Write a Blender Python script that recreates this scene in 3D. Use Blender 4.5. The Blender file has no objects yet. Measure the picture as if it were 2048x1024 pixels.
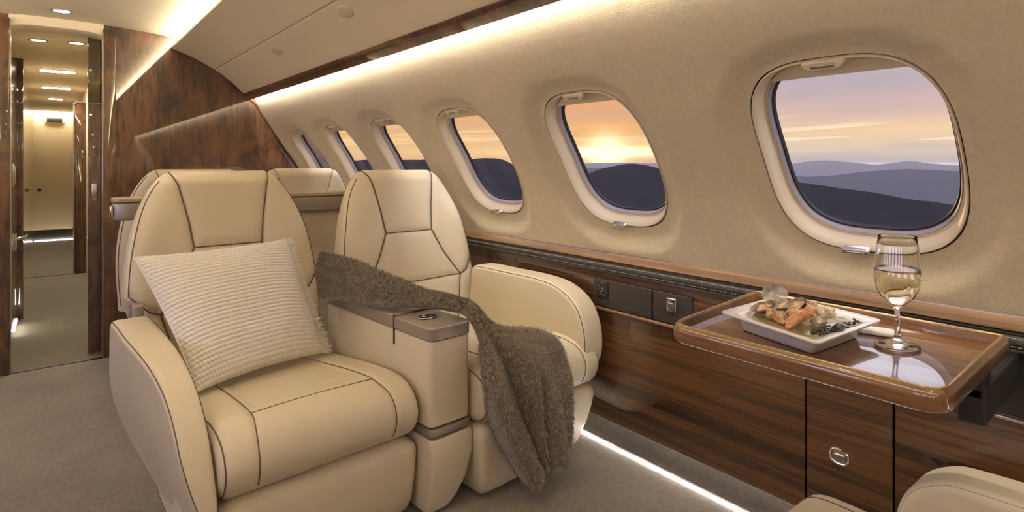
import bpy, bmesh, math, random
from mathutils import Vector, Matrix, noise
from math import sin, cos, pi, sqrt, atan2, radians, tan, exp
random.seed(7)
SC = bpy.context.scene
COL = SC.collection
EYE = 1.10                      # eye height above the aisle datum
YAW = radians(38.38)
FPX = 1168.0                    # focal length in pixels of the 2048 wide frame

# ------------------------------------------------------------------ helpers
def lin(c):
    c = c / 255.0
    return c / 12.92 if c <= 0.04045 else ((c + 0.055) / 1.055) ** 2.4
def rgb(r, g, b): return (lin(r), lin(g), lin(b), 1.0)
def lerp(a, b, t): return a + (b - a) * t
def sstep(a, b, x):
    t = max(0.0, min(1.0, (x - a) / (b - a))); return t * t * (3 - 2 * t)
def interp(tab, x):
    if x <= tab[0][0]: return tab[0][1]
    for (a, va), (b, vb) in zip(tab, tab[1:]):
        if x <= b: return va + (vb - va) * (x - a) / (b - a)
    return tab[-1][1]
def smooth_interp(tab, x):
    n = len(tab)
    if x <= tab[0][0]: return tab[0][1]
    if x >= tab[-1][0]: return tab[-1][1]
    for i in range(n - 1):
        x0, y0 = tab[i]; x1, y1 = tab[i + 1]
        if x <= x1:
            h = x1 - x0; t = (x - x0) / h
            m0 = (y1 - tab[i - 1][1]) / (x1 - tab[i - 1][0]) if i > 0 else (y1 - y0) / h
            m1 = (tab[i + 2][1] - y0) / (tab[i + 2][0] - x0) if i + 2 < n else (y1 - y0) / h
            return ((2*t**3 - 3*t*t + 1) * y0 + (t**3 - 2*t*t + t) * h * m0 + (-2*t**3 + 3*t*t) * y1 + (t**3 - t*t) * h * m1)
def catmull(pts, per=8, closed=False):
    pts = [Vector(p) for p in pts]; n = len(pts); out = []
    rng = range(n) if closed else range(n - 1)
    for i in rng:
        g = (lambda k: pts[k % n]) if closed else (lambda k: pts[max(0, min(n - 1, k))])
        p0, p1, p2, p3 = g(i - 1), g(i), g(i + 1), g(i + 2)
        for k in range(per):
            t = k / per
            out.append(0.5 * ((2 * p1) + (p2 - p0) * t + (2*p0 - 5*p1 + 4*p2 - p3) * t*t + (3*p1 - p0 - 3*p2 + p3) * t**3))
    if not closed: out.append(pts[-1])
    return out
def resample(pts, n, closed=True):
    pts = [Vector(p) for p in pts]
    loop = pts + [pts[0]] if closed else pts
    acc = [0.0]
    for a, b in zip(loop, loop[1:]): acc.append(acc[-1] + (b - a).length)
    L = acc[-1]; out = []; j = 0
    for i in range(n):
        d = L * i / (n if closed else n - 1)
        while j < len(acc) - 2 and acc[j + 1] < d: j += 1
        seg = acc[j + 1] - acc[j]
        out.append(loop[j].lerp(loop[j + 1], (d - acc[j]) / seg if seg > 1e-12 else 0))
    return out
def round_poly(pts, r, seg=6):
    n = len(pts); out = []
    for i in range(n):
        p = Vector(pts[i][:2]); a = Vector(pts[i - 1][:2]); b = Vector(pts[(i + 1) % n][:2])
        rr = r[i] if isinstance(r, (list, tuple)) else r
        u = (a - p); v = (b - p)
        d = min(rr, u.length * .49, v.length * .49)
        s = p + u.normalized() * d; e = p + v.normalized() * d
        for k in range(seg + 1):
            t = k / seg
            out.append((1 - t)**2 * s + 2 * t * (1 - t) * p + t * t * e)
    return out
def area2(pts):
    return sum(pts[i - 1].x * pts[i].y - pts[i].x * pts[i - 1].y for i in range(len(pts))) / 2
def inset2(pts, d):
    n = len(pts); out = []
    for i in range(n):
        t = (pts[(i + 1) % n] - pts[i - 1])
        t.normalize()
        out.append(pts[i] + Vector((-t.y, t.x)) * d)
    return out

class MB:
    def __init__(s): s.v = []; s.f = []
    def add(s, verts, faces):
        o = len(s.v); s.v += [Vector(v) for v in verts]; s.f += [tuple(i + o for i in f) for f in faces]; return s
    def grid(s, rows, closed=False, closed_rows=False):
        o = len(s.v); n = len(rows[0])
        for r in rows: s.v += [Vector(p) for p in r]
        R = len(rows)
        for i in range(R if closed_rows else R - 1):
            for j in range(n if closed else n - 1):
                a = o + i * n + j; b = o + i * n + (j + 1) % n
                c = o + ((i + 1) % R) * n + (j + 1) % n; d = o + ((i + 1) % R) * n + j
                s.f.append((a, b, c, d))
        return s
    def loft(s, rings, cap0=True, cap1=True):
        o = len(s.v); n = len(rings[0]); s.grid(rings, closed=True)
        if cap0: s.f.append(tuple(o + i for i in reversed(range(n))))
        if cap1: s.f.append(tuple(o + (len(rings) - 1) * n + i for i in range(n)))
        return s
    def box(s, x0, x1, y0, y1, z0, z1, r=0.0):
        if r <= 0:
            return s.add([(x, y, z) for z in (z0, z1) for y in (y0, y1) for x in (x0, x1)],
                         [(0, 2, 3, 1), (4, 5, 7, 6), (0, 1, 5, 4), (1, 3, 7, 5), (3, 2, 6, 7), (2, 0, 4, 6)])
        out = round_poly([(x0, y0), (x1, y0), (x1, y1), (x0, y1)], r, 4)
        return s.puff(out, z0, z1, min(r, (z1 - z0) * .45), lambda p, q, t: (p, q, t), nr=4)
    def puff(s, outline, t0, t1, r, f, nr=5, nmid=1, r1=None):
        """2-D outline swept from t0 to t1 with rounded rims; f(p,q,t) -> xyz"""
        pts = [Vector(p[:2]) for p in outline]
        if area2(pts) < 0: pts.reverse()
        r1 = r if r1 is None else r1
        rings = []
        for k in range(nr + 1):
            a = pi / 2 * k / nr
            rings.append((r * (1 - sin(a)), t0 + r * (1 - cos(a))))
        for k in range(1, nmid): rings.append((0, lerp(t0 + r, t1 - r1, k / nmid)))
        for k in range(nr + 1):
            a = pi / 2 * (1 - k / nr)
            rings.append((r1 * (1 - sin(a)), t1 - r1 * (1 - cos(a))))
        R = []
        for ins, t in rings:
            q = inset2(pts, ins) if ins > 1e-9 else pts
            R.append([f(p.x, p.y, t) for p in q])
        return s.loft(R)
    def tube(s, path, r, n=8, caps=True, closed=False):
        P = [Vector(p) for p in path]; m = len(P); rings = []; up = None
        for i in range(m):
            if closed: t = P[(i + 1) % m] - P[i - 1]
            else: t = P[min(i + 1, m - 1)] - P[max(i - 1, 0)]
            if t.length < 1e-12: t = Vector((0, 0, 1))
            t.normalize()
            if up is None:
                up = t.orthogonal().normalized()
            else:
                up = up - t * up.dot(t)
                up = t.orthogonal().normalized() if up.length < 1e-6 else up.normalized()
            w = t.cross(up); rr = r(i / max(1, m - 1)) if callable(r) else r
            rings.append([P[i] + (up * cos(2 * pi * k / n) + w * sin(2 * pi * k / n)) * rr for k in range(n)])
        if closed: s.grid(rings, closed=True, closed_rows=True)
        else: s.loft(rings, caps, caps)
        return s
    def lathe(s, prof, c=(0, 0, 0), n=40, cap0=False, cap1=False, sx=1, sy=1):
        c = Vector(c)
        s.loft([[c + Vector((r * cos(2 * pi * k / n) * sx, r * sin(2 * pi * k / n) * sy, z)) for k in range(n)] for r, z in prof], cap0, cap1)
        return s
    def move(s, M):
        s.v = [M @ v for v in s.v]; return s
    def blob(s, c, rx, ry, rz, n=14, m=9, jit=0, seed=0, M=None):
        rows = []
        M = M or Matrix()
        for i in range(m + 1):
            th = pi * (i / m) * .998 + .003
            row = []
            for k in range(n):
                ph = 2 * pi * k / n
                d = Vector((sin(th) * cos(ph), sin(th) * sin(ph), cos(th)))
                q = 1 + jit * noise.noise(d * 1.7 + Vector((seed, seed * 2.3, 0)))
                row.append(Vector(c) + M @ Vector((d.x * rx * q, d.y * ry * q, d.z * rz * q)))
            rows.append(row)
        return s.loft(rows)

ROOTM = {}
def link_mesh(name, mb, mat, parent=None, M=None, smooth=True, angle=40):
    me = bpy.data.meshes.new(name)
    vs = [M @ v for v in mb.v] if M is not None else mb.v
    me.from_pydata([tuple(v) for v in vs], [], mb.f)
    bm = bmesh.new(); bm.from_mesh(me)
    bmesh.ops.recalc_face_normals(bm, faces=bm.faces[:])
    bm.to_mesh(me); bm.free()
    if smooth:
        me.shade_smooth(); me.set_sharp_from_angle(angle=radians(angle))
    me.materials.append(mat)
    o = bpy.data.objects.new(name, me); COL.objects.link(o)
    if parent is not None: o.parent = parent
    return o
def meta(o, label=None, cat=None, group=None, kind=None):
    if label: o['label'] = label
    if cat: o['category'] = cat
    if group: o['group'] = group
    if kind: o['kind'] = kind
    return o
def thing(name, label, cat, loc=(0, 0, 0), rz=0.0, group=None, kind=None):
    o = bpy.data.objects.new(name, None); COL.objects.link(o)
    o.location = loc; o.rotation_euler = (0, 0, rz); o.empty_display_size = .05
    ROOTM[o.name] = Matrix.Translation(Vector(loc)) @ Matrix.Rotation(rz, 4, 'Z')
    return meta(o, label, cat, group, kind)
def rootof(o):
    while o.parent is not None: o = o.parent
    return o
def part(name, mb, mat, parent, label=None, local=False, **k):
    r = rootof(parent)
    M = Matrix.Translation((0, 0, -r.location.z)) if local else ROOTM[r.name].inverted()
    o = link_mesh(name, mb, mat, parent, M, **k)
    if label: o['label'] = label
    return o
def solo(name, mb, mat, label, cat, group=None, kind=None, **k):
    lo = Vector((min(v.x for v in mb.v), min(v.y for v in mb.v), min(v.z for v in mb.v)))
    hi = Vector((max(v.x for v in mb.v), max(v.y for v in mb.v), max(v.z for v in mb.v)))
    c = Vector(((lo.x + hi.x) / 2, (lo.y + hi.y) / 2, lo.z))
    o = link_mesh(name, mb, mat, None, Matrix.Translation(-c), **k); o.location = c
    ROOTM[o.name] = Matrix.Translation(c)
    return meta(o, label, cat, group, kind)
def struct(name, mb, mat, parent=None, **k):
    o = link_mesh(name, mb, mat, parent, None, **k)
    ROOTM[o.name] = Matrix()
    o['kind'] = 'structure'
    return o
def copy_tree(o, parent=None):
    c = o.copy(); COL.objects.link(c)
    if parent is not None: c.parent = parent
    for ch in list(o.children): copy_tree(ch, c)
    return c

# ------------------------------------------------------------------ materials
class Nodes:
    def __init__(s, name, world=None):
        if world is None:
            s.m = bpy.data.materials.new(name); s.m.use_nodes = True; s.t = s.m.node_tree
        else:
            s.m = world; world.use_nodes = True; s.t = world.node_tree
        s.t.nodes.clear()
    def n(s, typ, **kw):
        nd = s.t.nodes.new(typ)
        for k, v in kw.items():
            if k.startswith('i_'):
                key = k[2:]
                key = int(key) if key.isdigit() else key.replace('_', ' ')
                nd.inputs[key].default_value = v
            else: setattr(nd, k, v)
        return nd
    def l(s, a, b): s.t.links.new(a, b)
    def math(s, op, a, b=None, c=None):
        nd = s.t.nodes.new('ShaderNodeMath'); nd.operation = op
        for i, x in enumerate((a, b, c)):
            if x is None: continue
            if isinstance(x, (int, float)): nd.inputs[i].default_value = x
            else: s.l(x, nd.inputs[i])
        return nd.outputs[0]
    def ramp(s, fac, stops, mode='LINEAR'):
        nd = s.t.nodes.new('ShaderNodeValToRGB'); cr = nd.color_ramp; cr.interpolation = mode
        while len(cr.elements) < len(stops): cr.elements.new(.5)
        for e, (p, c) in zip(cr.elements, stops): e.position = p; e.color = c
        s.l(fac, nd.inputs[0]); return nd.outputs[0]
    def coords(s, kind='Object', scale=(1, 1, 1), rot=(0, 0, 0)):
        tc = s.n('ShaderNodeTexCoord'); mp = s.n('ShaderNodeMapping')
        mp.inputs['Scale'].default_value = scale; mp.inputs['Rotation'].default_value = rot
        s.l(tc.outputs[kind], mp.inputs[0]); return mp.outputs[0]
    def noise(s, vec, scale, detail=4, rough=.55, dist=0):
        nd = s.n('ShaderNodeTexNoise', i_Scale=scale, i_Detail=detail, i_Roughness=rough, i_Distortion=dist)
        s.l(vec, nd.inputs['Vector']); return nd.outputs['Fac']
    def mix(s, fac, a, b, mode='MIX'):
        nd = s.n('ShaderNodeMix', data_type='RGBA', blend_type=mode)
        for i, x in ((0, fac), (6, a), (7, b)):
            if isinstance(x, (int, float)): nd.inputs[i].default_value = x
            elif isinstance(x, tuple): nd.inputs[i].default_value = x
            else: s.l(x, nd.inputs[i])
        return nd.outputs[2]
    def bump(s, h, strength, dist=.002):
        nd = s.n('ShaderNodeBump', i_Strength=strength, i_Distance=dist); s.l(h, nd.inputs['Height']); return nd.outputs[0]
    def bsdf(s, color, rough=.5, metal=0, normal=None, **kw):
        p = s.n('ShaderNodeBsdfPrincipled')
        if isinstance(color, tuple): p.inputs['Base Color'].default_value = color
        else: s.l(color, p.inputs['Base Color'])
        if isinstance(rough, (int, float)): p.inputs['Roughness'].default_value = rough
        else: s.l(rough, p.inputs['Roughness'])
        p.inputs['Metallic'].default_value = metal
        for k, v in kw.items(): p.inputs[k.replace('_', ' ')].default_value = v
        if normal is not None: s.l(normal, p.inputs['Normal'])
        s.out(p.outputs[0]); return p
    def out(s, sh):
        o = s.n('ShaderNodeOutputMaterial'); s.l(sh, o.inputs[0]); return o

def m_plain(name, color, rough=.5, metal=0, var=.06, scale=30, **kw):
    N = Nodes(name); v = N.coords()
    f = N.noise(v, scale)
    d = tuple(c * (1 - var) for c in color[:3]) + (1,); u = tuple(min(1, c * (1 + var)) for c in color[:3]) + (1,)
    N.bsdf(N.mix(f, d, u), rough, metal, **kw); return N.m
def m_leather(name, color, rough=.42, bump=.12):
    N = Nodes(name); v = N.coords()
    big = N.noise(v, 4, 3)
    vo = N.n('ShaderNodeTexVoronoi', i_Scale=420.0); N.l(v, vo.inputs['Vector'])
    fine = N.noise(v, 700, 2)
    h = N.math('ADD', vo.outputs['Distance'], N.math('MULTIPLY', fine, .5))
    d = tuple(c * .93 for c in color[:3]) + (1,); u = tuple(c * 1.05 for c in color[:3]) + (1,)
    N.bsdf(N.mix(big, d, u), rough, 0, N.bump(h, bump, .0008)); return N.m
def m_wood(name, dark, mid, light, axis_scale, rough=.25, coat=1.0, coat_ior=1.6, burl=False, coat_rough=.03):
    N = Nodes(name); v = N.coords(scale=axis_scale)
    if burl:
        a = N.noise(v, 3.0, 6, .6, 1.2); b = N.noise(N.coords(scale=(axis_scale[0]*6, axis_scale[1]*6, axis_scale[2]*1.1)), 4.0, 4, .6, .6)
        f = N.math('ADD', N.math('MULTIPLY', a, .6), N.math('MULTIPLY', b, .4))
        col = N.ramp(f, [(.40, dark), (.5, mid), (.62, light)])
    else:
        a = N.noise(v, 1.0, 5, .6, .25); b = N.noise(N.coords(scale=tuple(q * 9 for q in axis_scale)), 1.0, 3, .6)
        f = N.math('ADD', N.math('MULTIPLY', a, .8), N.math('MULTIPLY', b, .2))
        col = N.ramp(f, [(.36, dark), (.47, mid), (.56, light), (.66, mid)])
    p = N.bsdf(col, rough)
    p.inputs['Coat Weight'].default_value = coat; p.inputs['Coat Roughness'].default_value = coat_rough; p.inputs['Coat IOR'].default_value = coat_ior
    return N.m
def m_emit(name, color, strength):
    N = Nodes(name); e = N.n('ShaderNodeEmission', i_Strength=strength); e.inputs[0].default_value = color; N.out(e.outputs[0]); return N.m
def m_carpet(name, c0, c1):
    N = Nodes(name); v = N.coords()
    f = N.noise(v, 420, 3, .7); g = N.noise(v, 2.2, 3); k = N.noise(v, 60, 3)
    ff = N.math('ADD', N.math('MULTIPLY', f, .55), N.math('ADD', N.math('MULTIPLY', g, .25), N.math('MULTIPLY', k, .2)))
    N.bsdf(N.ramp(ff, [(.36, c0), (.64, c1)]), .95, 0, N.bump(N.math('ADD', f, k), 1.0, .006), Specular_IOR_Level=.1, Sheen_Weight=.3); return N.m
def m_glass(name, tint=(1, 1, 1, 1), ior=1.45, rough=0.0):
    N = Nodes(name); N.bsdf(tint, rough, 0, IOR=ior, Transmission_Weight=1.0); return N.m
def m_pane(name):
    N = Nodes(name); t = N.n('ShaderNodeBsdfTransparent'); g = N.n('ShaderNodeBsdfGlossy', i_Roughness=.01)
    t.inputs[0].default_value = (.96, .96, .97, 1)
    lw = N.n('ShaderNodeLayerWeight', i_Blend=.5); mx = N.n('ShaderNodeMixShader')
    N.l(N.math('ADD', .015, N.math('MULTIPLY', .5, N.math('POWER', lw.outputs['Facing'], 5))), mx.inputs[0]); N.l(t.outputs[0], mx.inputs[1]); N.l(g.outputs[0], mx.inputs[2]); N.out(mx.outputs[0]); return N.m

LEATHER = m_leather('cream_leather', rgb(205, 192, 167))
LEATHER_DK = m_leather('taupe_leather', rgb(150, 134, 112), .5)
SEAM = m_plain('seam_thread', rgb(92, 74, 56), .7)
STITCH = m_plain('pale_stitch', rgb(215, 202, 178), .7)
WALLC = None
def m_wall():
    N = Nodes('cream_wall_fabric'); v = N.coords()
    f = N.noise(v, 55, 6, .7); g = N.noise(v, 320, 3, .7)
    col = N.mix(f, rgb(206, 191, 158), rgb(228, 214, 184))
    N.bsdf(col, .8, 0, N.bump(N.math('ADD', f, g), .85, .003), Sheen_Weight=.15); return N.m
WALLC = m_wall()
CREAM = m_plain('cream_panel', rgb(222, 208, 176), .5, var=.02)
CEILC = m_plain('cream_ceiling', rgb(228, 212, 178), .6, var=.02, scale=5)
BURL = m_wood('burl_wood', rgb(40, 23, 13), rgb(82, 50, 28), rgb(112, 72, 42), (2.6, 2.6, 1.2), .35, 1.0, 1.8, True, .02)
WALNUT = m_wood('striped_walnut', rgb(34, 20, 12), rgb(70, 44, 25), rgb(96, 64, 38), (.5, .5, 22), .25, 1.0, 1.55)
WALNUT_TOP = m_wood('walnut_ledge', rgb(92, 62, 36), rgb(124, 88, 52), rgb(146, 108, 68), (30, .9, 30), .35, .6, 1.5, coat_rough=.15)
TABLEW = m_wood('table_walnut', rgb(62, 36, 18), rgb(100, 62, 32), rgb(132, 86, 48), (16, 1.0, 6), .3, 1.0, 1.75, coat_rough=.012)
RIMW = m_wood('rim_walnut', rgb(58, 36, 19), rgb(92, 60, 33), rgb(120, 82, 48), (14, 1.4, 14), .3, 1.0, 1.6, coat_rough=.08)
CARPET = m_carpet('grey_brown_carpet', rgb(118, 107, 93), rgb(182, 168, 149))
CARPET2 = m_carpet('plain_beige_carpet', rgb(120, 108, 88), rgb(150, 138, 114))
CARPET_DK = m_carpet('grey_riser_carpet', rgb(92, 86, 82), rgb(146, 138, 132))
BLACK = m_plain('satin_black', rgb(30, 28, 27), .45, var=.1)
DARKGAP = m_plain('shadow_gap_black', rgb(10, 9, 8), .8)
DGREY = m_plain('dark_grey_plastic', rgb(48, 43, 39), .5)
TAUPE = m_plain('taupe_metal_trim', rgb(152, 142, 134), .36, .5, var=.03)
CHROME = m_plain('chrome', rgb(220, 216, 210), .12, 1.0, var=.03, scale=80)
NICKEL = m_plain('brushed_nickel', rgb(190, 184, 176), .28, 1.0, var=.05, scale=120)
GASKET = m_plain('grey_gasket', rgb(150, 144, 150), .45, var=.03)
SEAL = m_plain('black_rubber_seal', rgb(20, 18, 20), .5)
PORCELAIN = m_plain('white_porcelain', rgb(238, 236, 234), .18, var=.01)
PANE = m_pane('window_glass')
GLASS = m_glass('clear_glass', (1, 1, 1, 1), 1.48)
WINE = m_glass('white_wine', (1.0, .93, .70, 1), 1.34)
LED_WARM = m_emit('warm_led', (1.0, .90, .76, 1), 95)
LED_FLOOR = m_emit('floor_led', (1.0, .95, .93, 1), 65)
LED_LAMP = m_emit('lamp_lens', (1.0, .88, .72, 1), 40)
def m_stitched():
    N = Nodes('black_stitched_leather'); v = N.coords()
    f = N.noise(v, 300, 3, .7); k = N.noise(v, 700, 2)
    col = N.ramp(N.math('ADD', N.math('MULTIPLY', f, .5), N.math('MULTIPLY', k, .5)), [(.4, rgb(14, 13, 13)), (.58, rgb(36, 33, 31)), (.74, rgb(110, 100, 92))])
    N.bsdf(col, .35, 0, N.bump(f, .6, .002)); return N.m
STITCHED = m_stitched()

# ------------------------------------------------------------------ camera
cam = bpy.data.cameras.new('camera'); camo = bpy.data.objects.new('camera', cam); COL.objects.link(camo)
camo.location = (0, 0, EYE); camo.rotation_euler = (pi / 2, 0, -YAW)
cam.sensor_fit = 'HORIZONTAL'; cam.sensor_width = 36; cam.lens = FPX / 2048 * 36
cam.shift_y = -(512 - 328) / 2048; cam.clip_start = .02; cam.clip_end = 90000
SC.camera = camo
def ray(px, py):
    a = (px - 1024) / FPX; b = (328 - py) / FPX
    return Vector((a * cos(YAW) + sin(YAW), -a * sin(YAW) + cos(YAW), b))

# ------------------------------------------------------------------ cabin shell
YB = 4.15            # bulkhead
YF = -2.6            # front end of the cabin, behind the viewer
XM = 0.05            # cabin centre line
FLZ = 0.15           # seat platform, raised so floor and wall agree with image positions
AIZ = -0.03          # dropped aisle, from the same added step
PROF = catmull([(1.515, .775, 0), (1.50, .799, 0), (1.455, .90, 0), (1.36, 1.087, 0), (1.243, 1.26, 0), (1.105, 1.48, 0), (1.062, 1.60, 0)], 14)[14:]
PACC = [0.0]
for a, b in zip(PROF, PROF[1:]): PACC.append(PACC[-1] + (b - a).length)
SMAX = PACC[-1]
def prof(s):
    s = max(0, min(SMAX, s))
    for i in range(len(PACC) - 1):
        if s <= PACC[i + 1] or i == len(PACC) - 2:
            t = (s - PACC[i]) / (PACC[i + 1] - PACC[i]); p = PROF[i].lerp(PROF[i + 1], t)
            i0 = max(0, i - 2); i1 = min(len(PROF) - 1, i + 3)
            tg = (PROF[i1] - PROF[i0]).normalized()
            return p, Vector((tg.y, -tg.x, 0))
def s_at_z(z):
    for i in range(len(PROF) - 1):
        if PROF[i + 1].y >= z: return PACC[i] + (PACC[i + 1] - PACC[i]) * (z - PROF[i].y) / (PROF[i + 1].y - PROF[i].y)
    return SMAX
def wpt(y, s, depth=0.0, side=1):
    p, n = prof(s); p = p + n * depth
    x = p.x if side > 0 else 2 * XM - p.x
    return Vector((x, y, p.y))
WC = s_at_z(1.096); WHY, WHS, WEXP = .205, .246, 3.1
WY = [.545, 1.275, 1.955, 2.60, 3.22, 3.82]
def ring(yc, d, depth, n=96, side=1, hy=WHY, hs=WHS):
    out = []
    for k in range(n):
        a = 2 * pi * k / n; c, s_ = cos(a), sin(a)
        y = hy * d * math.copysign(abs(c) ** (2 / WEXP), c); s2 = hs * d * math.copysign(abs(s_) ** (2 / WEXP), s_)
        out.append(wpt(yc + y, WC + s2, depth, side))
    return out
def wall_mesh(side, centres, y0, y1):
    mb = MB()
    edges = [y0]
    cs = sorted(centres)
    cells = []
    first = cs[0] - .42; last = min(cs[-1] + .36, y1)
    if first > y0: cells.append((y0, first, None))
    prev = max(first, y0)
    for i, c in enumerate(cs):
        nx = (c + cs[i + 1]) / 2 if i + 1 < len(cs) else last
        cells.append((prev, nx, c)); prev = nx
    if prev < y1 - 1e-4: cells.append((prev, y1, None))
    for a, b, c in cells:
        if c is None:
            mb.grid([[wpt(lerp(a, b, i / 8), SMAX * j / 40, 0, side) for j in range(41)] for i in range(9)])
            continue
        angs = [2 * pi * k / 120 for k in range(120)]
        for cy, cs_ in ((b - c, SMAX - WC), (a - c, SMAX - WC), (a - c, -WC), (b - c, -WC)): angs.append(atan2(cs_, cy) % (2 * pi))
        angs = sorted(set(round(x, 6) for x in angs))
        rows = []
        ds = [0, .02, .05, .09, .14, .2, .27, .34, .42, .5, .58, .66, .74, .82, .91, 1.0]
        M = len(ds) + 9
        cols = []
        for an in angs:
            ca, sa = cos(an), sin(an)
            rho = (abs(ca / WHY) ** WEXP + abs(sa / WHS) ** WEXP) ** (-1 / WEXP)
            lim = []
            if ca > 1e-9: lim.append((b - c) / ca)
            if ca < -1e-9: lim.append((a - c) / ca)
            if sa > 1e-9: lim.append((SMAX - WC) / sa)
            if sa < -1e-9: lim.append(-WC / sa)
            R = min(lim)
            col = [wpt(c + rho * ca, WC + rho * sa, .060, side)]
            w = min(.082, (R - rho) * .9)
            for d in ds:
                r = rho + w * d
                col.append(wpt(c + r * ca, WC + r * sa, .038 * (1 - sstep(0, 1, d)) , side))
            for k in range(1, 9):
                r = lerp(rho + w, R, k / 8); col.append(wpt(c + r * ca, WC + r * sa, 0, side))
            cols.append(col)
        cols.append(cols[0])
        mb.grid(cols)
    return mb
struct('wall_right', wall_mesh(1, WY, YF, YB), WALLC)
struct('wall_left', wall_mesh(-1, [-1.63, -.90, -.17] + WY, YF, YB), WALLC)

for i, yc in enumerate(WY):
    w = thing('window_%d' % (i + 1), None, None, (0, 0, 0), kind='structure')
    mb = MB(); mb.grid([ring(yc, .990, .046), ring(yc, .983, .037), ring(yc, .975, .0355), ring(yc, .962, .039), ring(yc, .945, .052), ring(yc, .93, .075), ring(yc, .915, .082), ring(yc, .90, .083)], closed=True)
    part('window_frame', mb, CREAM, w)
    mb = MB(); mb.grid([ring(yc, .902, .0835), ring(yc, .892, .080), ring(yc, .882, .084), ring(yc, .872, .10)], closed=True)
    part('gasket', mb, GASKET, w)
    mb = MB(); mb.grid([ring(yc, .876, .0985), ring(yc, .868, .094), ring(yc, .858, .095), ring(yc, .85, .104)], closed=True)
    part('seal', mb, SEAL, w)
    mb = MB(); rr = ring(yc, .87, .101); c = sum(rr, Vector()) / len(rr)
    mb.grid([[c.lerp(p, t) for p in rr] for t in (.02, .3, .6, .85, 1)], closed=True)
    mb.f.append(tuple(range(len(rr))))
    part('pane', mb, PANE, w)
    mb = MB().tube(ring(yc, .995, .043), .0022, 6, closed=True); part('gap_shade_ring', mb, SEAL, w)  # dark ring added to draw the shaded gap between wall and frame
    # pull tab under the top edge and chrome latch on the bottom rim
    n = prof(WC)[1]
    def slab(y0, y1, s0, s1, d0, d1, r, nm, mat, ofs=0):
        out = round_poly([(y0, s0), (y1, s0), (y1 - ofs, s1), (y0 + ofs, s1)], r, 5)
        m = MB().puff(out, d0, d1, min(.004, (d1 - d0) * .45), lambda p, q, t: wpt(p, q, t)); return part(nm, m, mat, w)
    tab = slab(yc - .035, yc + .035, WC + WHS * .90, WC + WHS * .985, .024, .056, .012, 'shade_tab', CREAM, -.012)
    se = s_at_z(1.246) - WC
    pts = [Vector((WHY * .915 * math.copysign(abs(cos(2*pi*k/160)) ** (2/WEXP), cos(2*pi*k/160)), WHS * .915 * math.copysign(abs(sin(2*pi*k/160)) ** (2/WEXP), sin(2*pi*k/160)))) for k in range(160)]
    pts = [p for p in pts if p.y > se]
    m = MB().puff([(yc + p.x, WC + p.y) for p in pts], .076, .084, .0, lambda p, q, t: wpt(p, q, t), nr=1); part('window_shade', m, CREAM, w)
    m = MB()
    out = round_poly([(yc - .022, WC + WHS * .92), (yc + .022, WC + WHS * .92), (yc + .026, WC + WHS * .955), (yc - .026, WC + WHS * .955)], .004, 3)
    m.puff(out, .0215, .028, .002, lambda p, q, t: wpt(p, q, t)); part('tab_grip', m, NICKEL, tab, 'nickel grip')
    lat = slab(yc - .001, yc + .059, WC - WHS * .99, WC - WHS * .935, .018, .04, .012, 'latch', CHROME)
    m = MB(); out = round_poly([(yc + .008, WC - WHS * .975), (yc + .050, WC - WHS * .975), (yc + .050, WC - WHS * .953), (yc + .008, WC - WHS * .953)], .006, 4)
    m.puff(out, .0155, .02, .002, lambda p, q, t: wpt(p, q, t)); part('latch_grip', m, NICKEL, lat)

# ceiling
def ceil_z(x): return 1.915 - .10 * (x - XM) ** 2
mb = MB(); mb.grid([[(lerp(XM - .95, XM + .95, j / 40), y, ceil_z(lerp(XM - .95, XM + .95, j / 40))) for j in range(41)] for y in (YF, 0, YB)])
struct('ceiling', mb, CEILC)

# overhead panels, both sides
OUTP = catmull([(.590, 1.815, 0), (.71, 1.772, 0), (.835, 1.706, 0), (.94, 1.632, 0), (1.005, 1.568, 0), (1.03, 1.548, 0)], 8)
def overhead(side, lab, y0, y1, nm='overhead_panel', k0=0, k1=None, trim=None):
    k1 = len(OUTP) if k1 is None else k1
    pts = OUTP[k0:k1]
    if trim: pts[-1] = pts[-2].lerp(pts[-1], trim)
    mb = MB(); rows = []
    front = [(p.x, p.y) for p in pts]
    back = []
    for i in range(len(pts)):
        a = pts[max(0, i - 1)]; b = pts[min(len(pts) - 1, i + 1)]; t = (b - a).normalized()
        back.append((pts[i].x - t.y * .022 , pts[i].y + t.x * .022))
    loop = round_poly(front + back[::-1], .004, 2)
    fx = (lambda x: x) if side > 0 else (lambda x: 2 * XM - x)
    mb.puff(loop, y0, y1, .0, lambda p, q, t: (fx(p), t, q), nr=1)
    return mb
SEAMK = 16
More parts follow.
